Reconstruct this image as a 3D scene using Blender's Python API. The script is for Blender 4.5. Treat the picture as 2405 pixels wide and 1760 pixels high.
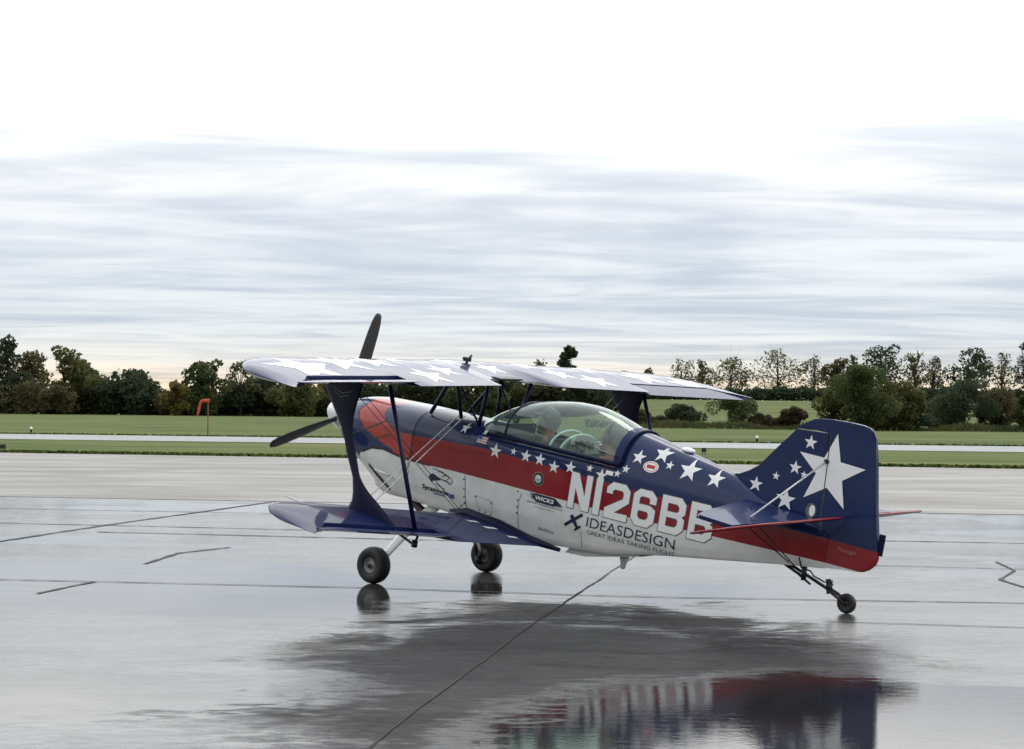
import bpy, bmesh, math, random
import numpy as np
from mathutils import Vector, Matrix, Quaternion
from mathutils.bvhtree import BVHTree
from mathutils.geometry import tessellate_polygon

random.seed(7); RNG = np.random.default_rng(7)
SC = bpy.context.scene
for o in list(bpy.data.objects): bpy.data.objects.remove(o)
COL = SC.collection

# ------------------------------------------------------------------ camera
EYE = 1.4283; FPX = 4163.8; IMW = 2405.0; HORIZON = 966.2; ROLL = 0.010
cam = bpy.data.cameras.new('camera'); cam.sensor_width = 36.0; cam.sensor_fit = 'HORIZONTAL'
cam.lens = FPX / IMW * 36.0; cam.shift_y = (HORIZON - 880.0) / IMW
cam.clip_start = 0.2; cam.clip_end = 12000
camo = bpy.data.objects.new('camera', cam); COL.objects.link(camo)
cr, sr = math.cos(ROLL), math.sin(ROLL)
camo.matrix_world = Matrix(((cr, -sr, 0, 0), (0, 0, -1, 0), (sr, cr, 0, EYE), (0, 0, 0, 1)))
SC.camera = camo

# ------------------------------------------------------------------ world: overcast evening sky
wd = bpy.data.worlds.new('World'); SC.world = wd; wd.use_nodes = True
nt = wd.node_tree; nt.nodes.clear(); N = nt.nodes; L = nt.links
SUN_EL, SUN_AZ = math.radians(52), math.radians(25)      # azimuth from +Y towards +X
def wn(t, **k):
    n = N.new(t)
    for a, b in k.items(): setattr(n, a, b)
    return n
sky = wn('ShaderNodeTexSky', sky_type='NISHITA', sun_disc=False, sun_elevation=SUN_EL, sun_rotation=SUN_AZ)
bg_sky = wn('ShaderNodeBackground'); bg_sky.inputs[1].default_value = 0.06
L.new(sky.outputs[0], bg_sky.inputs[0])
tc = wn('ShaderNodeTexCoord'); sep = wn('ShaderNodeSeparateXYZ'); L.new(tc.outputs['Generated'], sep.inputs[0])
zc = wn('ShaderNodeMath', operation='MAXIMUM'); L.new(sep.outputs[2], zc.inputs[0]); zc.inputs[1].default_value = 0.0
za = wn('ShaderNodeMath', operation='ADD'); L.new(zc.outputs[0], za.inputs[0]); za.inputs[1].default_value = 0.045
dx = wn('ShaderNodeMath', operation='DIVIDE'); L.new(sep.outputs[0], dx.inputs[0]); L.new(za.outputs[0], dx.inputs[1])
dy = wn('ShaderNodeMath', operation='DIVIDE'); L.new(sep.outputs[1], dy.inputs[0]); L.new(za.outputs[0], dy.inputs[1])
cb = wn('ShaderNodeCombineXYZ'); L.new(dx.outputs[0], cb.inputs[0]); L.new(dy.outputs[0], cb.inputs[1])
def cloud_noise(sx, sy, rot, scale, det, dist, off=0.0):
    m = wn('ShaderNodeMapping'); m.inputs['Scale'].default_value = (sx, sy, 1); m.inputs['Rotation'].default_value = (0, 0, rot)
    m.inputs['Location'].default_value = (off, off * .7, 0)
    L.new(cb.outputs[0], m.inputs[0])
    n = wn('ShaderNodeTexNoise'); n.inputs['Scale'].default_value = scale; n.inputs['Detail'].default_value = det
    n.inputs['Roughness'].default_value = .55; n.inputs['Distortion'].default_value = dist
    L.new(m.outputs[0], n.inputs['Vector']); return n
n1 = cloud_noise(.42, 1.0, .12, .50, 4, 1.5, 3.3)
n2 = cloud_noise(.55, 1.0, -.06, 1.35, 5, 1.3, 9.1)
mixn = wn('ShaderNodeMath', operation='MULTIPLY_ADD'); L.new(n2.outputs[0], mixn.inputs[0]); mixn.inputs[1].default_value = .42
n1s = wn('ShaderNodeMath', operation='MULTIPLY'); L.new(n1.outputs[0], n1s.inputs[0]); n1s.inputs[1].default_value = .58
L.new(n1s.outputs[0], mixn.inputs[2])
band = wn('ShaderNodeValToRGB'); band.color_ramp.interpolation = 'EASE'
e = band.color_ramp.elements
e[0].position = .36; e[0].color = (.79, .825, .89, 1); e[1].position = .62; e[1].color = (1.19, 1.17, 1.13, 1)
L.new(mixn.outputs[0], band.inputs[0])
grad = wn('ShaderNodeValToRGB'); g = grad.color_ramp
stops = [(0.0, (1.15, .86, .57)), (.013, (1.05, .86, .65)), (.027, (.84, .84, .81)), (.046, (.73, .79, .85)), (.085, (.78, .835, .90)),
         (.115, (.87, .905, .955)), (.138, (.98, 1.01, 1.025)), (.160, (1.13, 1.14, 1.15)), (.190, (1.56, 1.57, 1.57)), (.24, (2.15, 2.16, 2.15)), (.45, (2.0, 2.02, 2.04)), (1.0, (1.55, 1.58, 1.63))]
while len(g.elements) < len(stops): g.elements.new(.5)
for el, (p, c) in zip(g.elements, stops): el.position = p; el.color = (*c, 1)
L.new(zc.outputs[0], grad.inputs[0])
mul = wn('ShaderNodeMixRGB', blend_type='MULTIPLY'); mul.inputs[0].default_value = 1.0
L.new(grad.outputs[0], mul.inputs[1]); L.new(band.outputs[0], mul.inputs[2])
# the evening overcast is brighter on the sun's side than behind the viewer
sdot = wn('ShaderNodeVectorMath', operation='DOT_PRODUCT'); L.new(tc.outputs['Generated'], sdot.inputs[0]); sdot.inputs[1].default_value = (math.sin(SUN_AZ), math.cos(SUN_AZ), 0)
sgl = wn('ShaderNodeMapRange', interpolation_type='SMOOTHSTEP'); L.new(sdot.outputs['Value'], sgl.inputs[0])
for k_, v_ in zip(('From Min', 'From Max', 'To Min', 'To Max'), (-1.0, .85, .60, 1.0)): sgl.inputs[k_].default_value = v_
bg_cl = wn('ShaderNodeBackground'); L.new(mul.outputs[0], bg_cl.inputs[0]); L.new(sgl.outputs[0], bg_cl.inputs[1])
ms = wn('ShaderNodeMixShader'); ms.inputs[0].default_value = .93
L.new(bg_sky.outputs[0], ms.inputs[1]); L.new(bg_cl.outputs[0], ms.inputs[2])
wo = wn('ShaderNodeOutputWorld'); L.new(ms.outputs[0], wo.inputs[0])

sun = bpy.data.lights.new('sun', 'SUN'); sun.energy = .5; sun.angle = math.radians(20); sun.color = (1, .94, .86)
suno = bpy.data.objects.new('sun', sun); COL.objects.link(suno)
sd = Vector((math.sin(SUN_AZ) * math.cos(SUN_EL), math.cos(SUN_AZ) * math.cos(SUN_EL), math.sin(SUN_EL)))
suno.rotation_euler = (-sd).to_track_quat('-Z', 'Y').to_euler()
vs = SC.view_settings; vs.view_transform = 'Standard'; vs.look = 'None'; vs.exposure = 0.0; vs.gamma = 1.0; vs.use_curve_mapping = False
SC.render.engine = 'CYCLES'

# ------------------------------------------------------------------ helpers
def lk(o, parent=None):
    COL.objects.link(o)
    if parent is not None: o.parent = parent
    return o
def tag(o, label=None, cat=None, group=None, kind=None):
    if label: o['label'] = label
    if cat: o['category'] = cat
    if group: o['group'] = group
    if kind: o['kind'] = kind
    return o
def mesh_obj(name, verts, faces, mat, parent=None, smooth=True, mats=None, fm=None):
    me = bpy.data.meshes.new(name); me.from_pydata([tuple(v) for v in verts], [], faces); me.update()
    for m in (mats or [mat]): me.materials.append(m)
    if fm is not None: me.polygons.foreach_set('material_index', fm)
    me.polygons.foreach_set('use_smooth', [smooth] * len(me.polygons))
    return lk(bpy.data.objects.new(name, me), parent)
def bm_obj(name, bm, mat, parent=None, smooth=True, recalc=True, angle=None):
    if recalc: bmesh.ops.recalc_face_normals(bm, faces=bm.faces[:])
    me = bpy.data.meshes.new(name); bm.to_mesh(me); bm.free(); me.materials.append(mat)
    me.polygons.foreach_set('use_smooth', [smooth] * len(me.polygons))
    if angle is not None: me.set_sharp_from_angle(angle=angle)
    return lk(bpy.data.objects.new(name, me), parent)
def empty(name, loc=(0, 0, 0), parent=None):
    o = bpy.data.objects.new(name, None); o.location = loc; o.empty_display_size = .2; return lk(o, parent)
def add_tube(bm, pts, rads, seg=10, flat=1.0, cap=True, flatdir=None):
    """tube through pts; flat squashes the section along flatdir"""
    pts = [Vector(p) for p in pts]; rings = []
    if not hasattr(rads, '__len__'): rads = [rads] * len(pts)
    up = Vector((0, 0, 1)); prev = None
    for i, p in enumerate(pts):
        t = (pts[min(i + 1, len(pts) - 1)] - pts[max(i - 1, 0)]).normalized()
        ref = Vector(flatdir) if flatdir else (prev if prev else (up if abs(t.z) < .9 else Vector((1, 0, 0))))
        a = (ref - t * ref.dot(t)).normalized(); b = t.cross(a); prev = a
        rings.append([bm.verts.new(p + a * (rads[i] * flat * math.cos(2 * math.pi * k / seg)) + b * (rads[i] * math.sin(2 * math.pi * k / seg))) for k in range(seg)])
    for r0, r1 in zip(rings, rings[1:]):
        for k in range(seg): bm.faces.new((r0[k], r0[(k + 1) % seg], r1[(k + 1) % seg], r1[k]))
    if cap: bm.faces.new(rings[0][::-1]); bm.faces.new(rings[-1])
def add_lathe(bm, prof, seg=32, axis='x', c=(0, 0, 0), cap=False):
    """prof: (axial, radius)"""
    rings = []; c = Vector(c)
    for a, r in prof:
        ring = []
        for k in range(seg):
            s, q = math.sin(2 * math.pi * k / seg) * r, math.cos(2 * math.pi * k / seg) * r
            v = {'x': (a, s, q), 'y': (q, a, s), 'z': (s, q, a)}[axis]
            ring.append(bm.verts.new(c + Vector(v)))
        rings.append(ring)
    for r0, r1 in zip(rings, rings[1:]):
        for k in range(seg): bm.faces.new((r0[k], r0[(k + 1) % seg], r1[(k + 1) % seg], r1[k]))
    if cap: bm.faces.new(rings[0][::-1]); bm.faces.new(rings[-1])
def add_box(bm, c, s, M=None):
    c = Vector(c); vs_ = []
    for x in (-1, 1):
        for y in (-1, 1):
            for z in (-1, 1):
                v = Vector((x * s[0] / 2, y * s[1] / 2, z * s[2] / 2)); vs_.append(bm.verts.new(c + ((M @ v) if M else v)))
    for f in ((0, 1, 3, 2), (4, 6, 7, 5), (0, 4, 5, 1), (2, 3, 7, 6), (0, 2, 6, 4), (1, 5, 7, 3)): bm.faces.new([vs_[i] for i in f])
def add_ball(bm, c, r, seg=16, rings=10, M=None):
    m = Matrix.Translation(Vector(c)) @ (M.to_4x4() if M else Matrix.Identity(4)) @ Matrix.Diagonal((*(r if hasattr(r, '__len__') else (r, r, r)), 1))
    bmesh.ops.create_uvsphere(bm, u_segments=seg, v_segments=rings, radius=1, matrix=m)
def add_prism(bm, poly, y0, y1):
    """closed outline of (x,z) extruded between two y values"""
    a = [bm.verts.new((x, y0, z)) for x, z in poly]; b = [bm.verts.new((x, y1, z)) for x, z in poly]; n = len(poly)
    bm.faces.new(a[::-1]); bm.faces.new(b)
    for i in range(n): bm.faces.new((a[i], a[(i + 1) % n], b[(i + 1) % n], b[i]))
def tube_obj(name, pts, rads, mat, parent=None, **k):
    bm = bmesh.new(); add_tube(bm, pts, rads, **k); return bm_obj(name, bm, mat, parent)
def sstep(a, b, x):
    t = np.clip((np.asarray(x, float) - a) / (b - a), 0, 1); return t * t * (3 - 2 * t)

# ------------------------------------------------------------------ materials
def mat_new(name):
    m = bpy.data.materials.new(name); m.use_nodes = True
    return m, m.node_tree.nodes, m.node_tree.links, m.node_tree.nodes['Principled BSDF']
def simple(name, col, rough=.5, metal=0.0, coat=0.0, spec=None, noise=0.0, nscale=20, emis=None, bump=0.0):
    m, n, l, p = mat_new(name)
    p.inputs['Base Color'].default_value = (*col, 1); p.inputs['Roughness'].default_value = rough; p.inputs['Metallic'].default_value = metal
    p.inputs['Coat Weight'].default_value = coat; p.inputs['Coat Roughness'].default_value = .04
    if spec is not None: p.inputs['Specular IOR Level'].default_value = spec
    if noise or bump:
        t = n.new('ShaderNodeTexCoord'); x = n.new('ShaderNodeTexNoise'); x.inputs['Scale'].default_value = nscale; x.inputs['Detail'].default_value = 5
        l.new(t.outputs['Object'], x.inputs['Vector'])
        if noise:
            r = n.new('ShaderNodeValToRGB'); r.color_ramp.elements[0].position = .3; r.color_ramp.elements[1].position = .7
            r.color_ramp.elements[0].color = (*[c * (1 - noise) for c in col], 1); r.color_ramp.elements[1].color = (*[min(1, c * (1 + noise)) for c in col], 1)
            l.new(x.outputs[0], r.inputs[0]); l.new(r.outputs[0], p.inputs['Base Color'])
        if bump:
            b = n.new('ShaderNodeBump'); b.inputs['Strength'].default_value = bump; b.inputs['Distance'].default_value = .01
            l.new(x.outputs[0], b.inputs['Height']); l.new(b.outputs[0], p.inputs['Normal'])
    return m
BLUE = (.008, .021, .086); RED = (.27, .015, .019); WHITE = (.74, .755, .73)
M = {}
def paint(name, col, rough=.32, coat=1.0, spec=.25, ribs=False):
    """aircraft enamel: glossy clear top, faint fabric/dirt mottling"""
    m, n, l, p = mat_new(name)
    t = n.new('ShaderNodeTexCoord'); x = n.new('ShaderNodeTexNoise'); x.inputs['Scale'].default_value = 5; x.inputs['Detail'].default_value = 8
    l.new(t.outputs['Object'], x.inputs['Vector'])
    r = n.new('ShaderNodeMapRange'); r.inputs['From Min'].default_value = .3; r.inputs['From Max'].default_value = .7
    r.inputs['To Min'].default_value = .86; r.inputs['To Max'].default_value = 1.06; l.new(x.outputs[0], r.inputs[0])
    mx = n.new('ShaderNodeMixRGB'); mx.blend_type = 'MULTIPLY'; mx.inputs[0].default_value = 1; mx.inputs[1].default_value = (*col, 1)
    l.new(r.outputs[0], mx.inputs[2]); l.new(mx.outputs[0], p.inputs['Base Color'])
    p.inputs['Roughness'].default_value = rough; p.inputs['Coat Weight'].default_value = coat; p.inputs['Coat Roughness'].default_value = .06
    p.inputs['Specular IOR Level'].default_value = spec
    b = n.new('ShaderNodeBump'); b.inputs['Strength'].default_value = .05; b.inputs['Distance'].default_value = .02
    x2 = n.new('ShaderNodeTexNoise'); x2.inputs['Scale'].default_value = 3.5; x2.inputs['Detail'].default_value = 2; l.new(t.outputs['Object'], x2.inputs['Vector'])
    l.new(x2.outputs[0], b.inputs['Height'])
    if ribs:   # doped fabric drawn over the wing ribs
        sp = n.new('ShaderNodeSeparateXYZ'); l.new(t.outputs['Object'], sp.inputs[0]); k = n.new('ShaderNodeMath'); k.operation = 'MULTIPLY'; k.inputs[1].default_value = 2 * math.pi / .27; l.new(sp.outputs[1], k.inputs[0])
        c = n.new('ShaderNodeMath'); c.operation = 'COSINE'; l.new(k.outputs[0], c.inputs[0]); w = n.new('ShaderNodeMath'); w.operation = 'POWER'
        a = n.new('ShaderNodeMath'); a.operation = 'MULTIPLY_ADD'; a.inputs[1].default_value = .5; a.inputs[2].default_value = .5; l.new(c.outputs[0], a.inputs[0]); l.new(a.outputs[0], w.inputs[0]); w.inputs[1].default_value = 3.0
        b2 = n.new('ShaderNodeBump'); b2.inputs['Strength'].default_value = .06; b2.inputs['Distance'].default_value = .012; l.new(w.outputs[0], b2.inputs['Height']); l.new(b.outputs[0], b2.inputs['Normal']); b = b2
    l.new(b.outputs[0], p.inputs['Coat Normal'])
    return m
M['blue'] = paint('blue_enamel', (.008, .018, .082), .5, .34, .05); M['bluetop'] = paint('blue_wing_enamel', (.009, .017, .085), .5, .68, .06, ribs=True); M['red'] = paint('red_enamel', RED, .4, .5, .2); M['white'] = paint('white_enamel', WHITE)
M['decal'] = simple('white_decal', (.84, .85, .84), .4, coat=.25)
M['navy'] = simple('navy_strut_paint', (.004, .006, .032), .42, coat=.05, spec=.2)
M['ink'] = simple('dark_lettering', (.008, .011, .045), .45)
M['grayink'] = simple('grey_lettering', (.10, .11, .12), .5)
M['blueink'] = simple('blue_lettering', (.03, .10, .32), .45)
M['redink'] = simple('red_lettering', (.45, .03, .03), .45)
M['pinkink'] = simple('faded_lettering', (.50, .24, .22), .5)
M['gold'] = simple('gold_ring', (.38, .29, .12), .4)
M['palegreen'] = simple('emblem_centre', (.42, .46, .36), .5)
M['black'] = simple('black_metal', (.010, .010, .012), .4)
M['steel'] = simple('dark_steel', (.03, .032, .035), .35, metal=.6)
M['wire'] = simple('bracing_wire', (.62, .63, .62), .3, metal=.3)
M['alu'] = simple('bare_aluminium', (.55, .56, .57), .3, metal=.9)
M['greymetal'] = simple('grey_wheel_rim', (.22, .23, .24), .45, metal=.3)
M['rubber'] = simple('tyre_rubber', (.012, .012, .013), .55, noise=.25, nscale=40)
M['blade'] = simple('propeller_blade', (.035, .036, .038), .4)
M['exhaust'] = simple('burnt_exhaust', (.07, .045, .035), .5, metal=.5)
M['cockpit'] = simple('cockpit_lining', (.035, .04, .045), .7)
M['panel'] = simple('instrument_panel_paint', (.36, .42, .38), .5)
M['rimcyan'] = simple('pale_cockpit_coaming', (.62, .72, .70), .4)
M['dial'] = simple('dial_face', (.01, .012, .012), .3)
M['paper'] = simple('white_card', (.75, .76, .72), .6)
M['seam'] = simple('panel_seam', (.05, .055, .07), .6)

def stripe_paint(name='fuselage_livery', red=RED, coat=.65):
    """blue over red over white, split along the measured paint lines in side view"""
    m, n, l, p = mat_new(name)
    t = n.new('ShaderNodeTexCoord'); s = n.new('ShaderNodeSeparateXYZ'); l.new(t.outputs['Object'], s.inputs[0])
    X, Z = s.outputs[0], s.outputs[2]; red_c = red
    def curve(src, pts, a0, a1, b0, b1):
        mr = n.new('ShaderNodeMapRange'); mr.inputs['From Min'].default_value = a0; mr.inputs['From Max'].default_value = a1; l.new(src, mr.inputs[0])
        c = n.new('ShaderNodeFloatCurve'); cv = c.mapping.curves[0]
        pts = sorted(((a - a0) / (a1 - a0), (b - b0) / (b1 - b0)) for a, b in pts)
        while len(cv.points) < len(pts): cv.points.new(.5, .5)
        for q, (a, b) in zip(cv.points, pts): q.location = (a, b); q.handle_type = 'VECTOR'
        c.mapping.update(); l.new(mr.outputs[0], c.inputs['Value'])
        m2 = n.new('ShaderNodeMapRange'); m2.clamp = False; m2.inputs['To Min'].default_value = b0; m2.inputs['To Max'].default_value = b1
        l.new(c.outputs[0], m2.inputs[0]); return m2.outputs[0]
    def op(o, a, b):
        k = n.new('ShaderNodeMath'); k.operation = o
        for i, v in enumerate((a, b)):
            if isinstance(v, float): k.inputs[i].default_value = v
            else: l.new(v, k.inputs[i])
        return k.outputs[0]
    zwhite = curve(X, [(-4.2, 1.075), (-3.5, 1.066), (-2.7, 1.053), (-2.1, 1.036), (-1.4, 1.034), (-.9, 1.028), (-.3, 1.015), (.05, .997), (.278, 1.001), (.46, 1.02), (.617, 1.005), (.70, .965), (.735, .93), (.80, .70), (1.3, .70)], -4.2, 1.3, .6, 1.5)
    ztop = curve(X, [(-4.2, 1.243), (-3.5, 1.240), (-2.5, 1.242), (-2.1, 1.250), (-1.4, 1.266), (-.6, 1.266), (-.2, 1.241), (.15, 1.210), (1.3, 1.21)], -4.2, 1.3, .6, 1.5)
    xfront = curve(Z, [(.9, .30), (1.05, .36), (1.068, .462), (1.092, .538), (1.158, .722), (1.229, .81), (1.281, .848), (1.312, .844), (1.40, .80), (1.5, .78)], .9, 1.5, 0.0, 1.2)
    xrear = curve(Z, [(.9, .26), (1.207, .274), (1.219, .358), (1.247, .434), (1.265, .492), (1.317, .543), (1.364, .558), (1.395, .52), (1.44, .46), (1.5, .44)], .9, 1.5, 0.0, 1.2)
    white = op('LESS_THAN', Z, zwhite)
    inarc = op('GREATER_THAN', X, xrear); below = op('LESS_THAN', Z, ztop)
    red = op('MULTIPLY', op('LESS_THAN', X, xfront), op('MAXIMUM', inarc, below))
    mot = n.new('ShaderNodeTexNoise'); mot.inputs['Scale'].default_value = 6; mot.inputs['Detail'].default_value = 8; l.new(t.outputs['Object'], mot.inputs['Vector'])
    mr = n.new('ShaderNodeMapRange'); mr.inputs['From Min'].default_value = .3; mr.inputs['From Max'].default_value = .7; mr.inputs['To Min'].default_value = .86; mr.inputs['To Max'].default_value = 1.06
    l.new(mot.outputs[0], mr.inputs[0])
    a = n.new('ShaderNodeMixRGB'); a.inputs[1].default_value = (*BLUE, 1); a.inputs[2].default_value = (*red_c, 1); l.new(red, a.inputs[0])
    b = n.new('ShaderNodeMixRGB'); b.inputs[2].default_value = (*WHITE, 1); l.new(white, b.inputs[0]); l.new(a.outputs[0], b.inputs[1])
    c = n.new('ShaderNodeMixRGB'); c.blend_type = 'MULTIPLY'; c.inputs[0].default_value = 1; l.new(b.outputs[0], c.inputs[1]); l.new(mr.outputs[0], c.inputs[2])
    l.new(c.outputs[0], p.inputs['Base Color'])
    p.inputs['Roughness'].default_value = .45; p.inputs['Coat Weight'].default_value = coat; p.inputs['Coat Roughness'].default_value = .08
    p.inputs['Specular IOR Level'].default_value = .10
    x2 = n.new('ShaderNodeTexNoise'); x2.inputs['Scale'].default_value = 4; x2.inputs['Detail'].default_value = 3; l.new(t.outputs['Object'], x2.inputs['Vector'])
    bp = n.new('ShaderNodeBump'); bp.inputs['Strength'].default_value = .08; bp.inputs['Distance'].default_value = .02; l.new(x2.outputs[0], bp.inputs['Height']); l.new(bp.outputs[0], p.inputs['Coat Normal'])
    return m
M['livery'] = stripe_paint(); M['cowl_livery_lit'] = stripe_paint('cowling_livery_lit', (.40, .040, .030), 1.0)  # cowling copy: skylight on the nose is put into its brighter red

def canopy_glass():
    m, n, l, p = mat_new('canopy_plexiglass'); n.remove(p)
    tr = n.new('ShaderNodeBsdfTransparent'); tr.inputs[0].default_value = (.70, .82, .77, 1)
    gl = n.new('ShaderNodeBsdfGlossy'); gl.inputs['Roughness'].default_value = .03; gl.inputs['Color'].default_value = (.92, 1, .97, 1)
    df = n.new('ShaderNodeBsdfDiffuse'); df.inputs[0].default_value = (.55, .66, .62, 1)
    fr = n.new('ShaderNodeFresnel'); gm = n.new('ShaderNodeNewGeometry'); io = n.new('ShaderNodeMapRange')
    io.inputs['To Min'].default_value = 1.6; io.inputs['To Max'].default_value = 1 / 1.6; l.new(gm.outputs['Backfacing'], io.inputs[0]); l.new(io.outputs[0], fr.inputs[0])
    m0 = n.new('ShaderNodeMixShader'); m0.inputs[0].default_value = .085; l.new(tr.outputs[0], m0.inputs[1]); l.new(df.outputs[0], m0.inputs[2])
    m1 = n.new('ShaderNodeMixShader'); l.new(fr.outputs[0], m1.inputs[0]); l.new(m0.outputs[0], m1.inputs[1]); l.new(gl.outputs[0], m1.inputs[2])
    l.new(m1.outputs[0], n['Material Output'].inputs[0]); return m
M['glass'] = canopy_glass()

def ground_mat(name, c0, c1, r0, r1, stretch_rot=-.12, wet=True, ior=1.62):
    m, n, l, p = mat_new(name)
    t = n.new('ShaderNodeTexCoord')
    def noise(scale, det, sx=1, sy=1, rot=0, dist=0, off=0, rough=.55):
        mp = n.new('ShaderNodeMapping'); mp.inputs['Scale'].default_value = (sx, sy, 1); mp.inputs['Rotation'].default_value = (0, 0, rot); mp.inputs['Location'].default_value = (off, off, 0)
        l.new(t.outputs['Object'], mp.inputs[0]); x = n.new('ShaderNodeTexNoise'); x.inputs['Scale'].default_value = scale; x.inputs['Detail'].default_value = det
        x.inputs['Distortion'].default_value = dist; x.inputs['Roughness'].default_value = rough; l.new(mp.outputs[0], x.inputs['Vector']); return x.outputs[0]
    def ramp(src, p0, p1, v0, v1):
        r = n.new('ShaderNodeMapRange'); r.interpolation_type = 'SMOOTHSTEP'
        for k, v in zip(('From Min', 'From Max', 'To Min', 'To Max'), (p0, p1, v0, v1)): r.inputs[k].default_value = v
        l.new(src, r.inputs[0]); return r.outputs[0]
    big = noise(.45, 5, .45, 1.0, stretch_rot, .6, 4.2); fine = noise(38, 6, 1, 1); streak = noise(1.1, 6, .10, 1.6, stretch_rot, .2, 1.7)
    mixc = n.new('ShaderNodeMixRGB'); mixc.inputs[1].default_value = (*c0, 1); mixc.inputs[2].default_value = (*c1, 1)
    f = n.new('ShaderNodeMath'); f.operation = 'MULTIPLY_ADD'; l.new(fine, f.inputs[0]); f.inputs[1].default_value = .45
    f2 = n.new('ShaderNodeMath'); f2.operation = 'MULTIPLY'; l.new(streak, f2.inputs[0]); f2.inputs[1].default_value = .55; l.new(f2.outputs[0], f.inputs[2])
    l.new(ramp(f.outputs[0], .36, .66, 0, 1), mixc.inputs[0]); l.new(mixc.outputs[0], p.inputs['Base Color'])
    p.inputs['IOR'].default_value = ior
    return m, n, l, p, noise, ramp, big, fine, streak
def apron_mat():
    m, n, l, p, noise, ramp, big, fine, streak = ground_mat('wet_asphalt', (.056, .057, .058), (.098, .098, .096), 0, 0)
    # standing-water mask: broken patches of film over the rough surface
    edge = noise(7, 6, .5, 1.3, -.1, .8, 2.0, .65); cell = noise(.30, 3, .6, 1.0, -.1, .4, 11.3)
    a = n.new('ShaderNodeMath'); a.operation = 'MULTIPLY_ADD'; l.new(edge, a.inputs[0]); a.inputs[1].default_value = .30; l.new(cell, a.inputs[2])
    pool = ramp(a.outputs[0], .60, .70, 0, 1)
    # the low spot under the tail where rain has collected
    g = n.new('ShaderNodeNewGeometry'); sp = n.new('ShaderNodeSeparateXYZ'); l.new(g.outputs['Position'], sp.inputs[0])
    lump = noise(.75, 6, .8, 1.0, -.1, .9, 5.2, .62)
    def ell(cx, cy, rx, ry, k_=1.5, kl=0.0, soft=.45):
        q = []
        for src, c, r in ((sp.outputs[0], cx, rx), (sp.outputs[1], cy, ry)):
            k = n.new('ShaderNodeMath'); k.operation = 'SUBTRACT'; l.new(src, k.inputs[0]); k.inputs[1].default_value = c
            k2 = n.new('ShaderNodeMath'); k2.operation = 'DIVIDE'; l.new(k.outputs[0], k2.inputs[0]); k2.inputs[1].default_value = r
            k3 = n.new('ShaderNodeMath'); k3.operation = 'POWER'; l.new(k2.outputs[0], k3.inputs[0]); k3.inputs[1].default_value = 2.0; q.append(k3.outputs[0])
        s = n.new('ShaderNodeMath'); s.operation = 'ADD'; l.new(q[0], s.inputs[0]); l.new(q[1], s.inputs[1])
        s2 = n.new('ShaderNodeMath'); s2.operation = 'MULTIPLY_ADD'; l.new(edge, s2.inputs[0]); s2.inputs[1].default_value = k_; l.new(s.outputs[0], s2.inputs[2])
        s3 = n.new('ShaderNodeMath'); s3.operation = 'MULTIPLY_ADD'; l.new(lump, s3.inputs[0]); s3.inputs[1].default_value = kl; l.new(s2.outputs[0], s3.inputs[2])
        return ramp(s3.outputs[0], .9 - soft * .5 + (k_ + kl) * .5, .9 + soft * .5 + (k_ + kl) * .5, 1, 0)
    pud = ell(1.7, 7.5, 2.0, 2.45, 1.0, 1.0, .5); drier = ell(.55, 8.9, 1.9, 5.0, 1.3, 2.6, 1.1); dn = n.new('ShaderNodeMath'); dn.operation = 'SUBTRACT'; dn.use_clamp = True; l.new(pool, dn.inputs[0]); l.new(drier, dn.inputs[1]); mx = n.new('ShaderNodeMath'); mx.operation = 'MAXIMUM'; l.new(dn.outputs[0], mx.inputs[0]); l.new(pud, mx.inputs[1])
    rough = n.new('ShaderNodeMath'); rough.operation = 'MULTIPLY_ADD'
    patch = noise(11, 5, .7, 1.2, -.1, .5, 6.0, .7)
    br0 = ramp(big, .35, .68, .095, .19); pr = ramp(patch, .36, .66, -.035, .06)
    brn = n.new('ShaderNodeMath'); brn.operation = 'ADD'; l.new(br0, brn.inputs[0]); l.new(pr, brn.inputs[1]); brm = n.new('ShaderNodeMath'); brm.operation = 'MULTIPLY_ADD'; l.new(drier, brm.inputs[0]); brm.inputs[1].default_value = .24; l.new(brn.outputs[0], brm.inputs[2]); base_r = brm.outputs[0]
    inv = n.new('ShaderNodeMath'); inv.operation = 'SUBTRACT'; inv.inputs[0].default_value = 1.0; l.new(mx.outputs[0], inv.inputs[1])
    l.new(base_r, rough.inputs[0]); l.new(inv.outputs[0], rough.inputs[1]); rough.inputs[2].default_value = .028
    l.new(rough.outputs[0], p.inputs['Roughness'])
    # the drier, porous patch: darker stone and less surface film
    dk = n.new('ShaderNodeMath'); dk.operation = 'MULTIPLY'; l.new(drier, dk.inputs[0]); l.new(inv.outputs[0], dk.inputs[1])
    mott = ramp(noise(1.7, 7, .55, 1.3, -.1, .7, 14.0, .68), .38, .66, .58, .22)
    keep = n.new('ShaderNodeMath'); keep.operation = 'MULTIPLY'; l.new(mott, keep.inputs[0]); l.new(ramp(dk.outputs[0], 0, 1, 1, .07), keep.inputs[1])
    kp = n.new('ShaderNodeMath'); kp.operation = 'MAXIMUM'; l.new(keep.outputs[0], kp.inputs[0]); l.new(ramp(pud, 0, 1, 0, .5), kp.inputs[1])
    l.new(kp.outputs[0], p.inputs['Specular IOR Level'])
    src = p.inputs['Base Color'].links[0].from_socket; dq = n.new('ShaderNodeMath'); dq.operation = 'MAXIMUM'; l.new(drier, dq.inputs[0]); l.new(pud, dq.inputs[1]); dm = n.new('ShaderNodeMixRGB'); l.new(dq.outputs[0], dm.inputs[0]); l.new(src, dm.inputs[1]); dm.inputs[2].default_value = (.022, .0225, .023, 1); l.new(dm.outputs[0], p.inputs['Base Color'])
    b = n.new('ShaderNodeBump'); b.inputs['Distance'].default_value = .004
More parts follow.
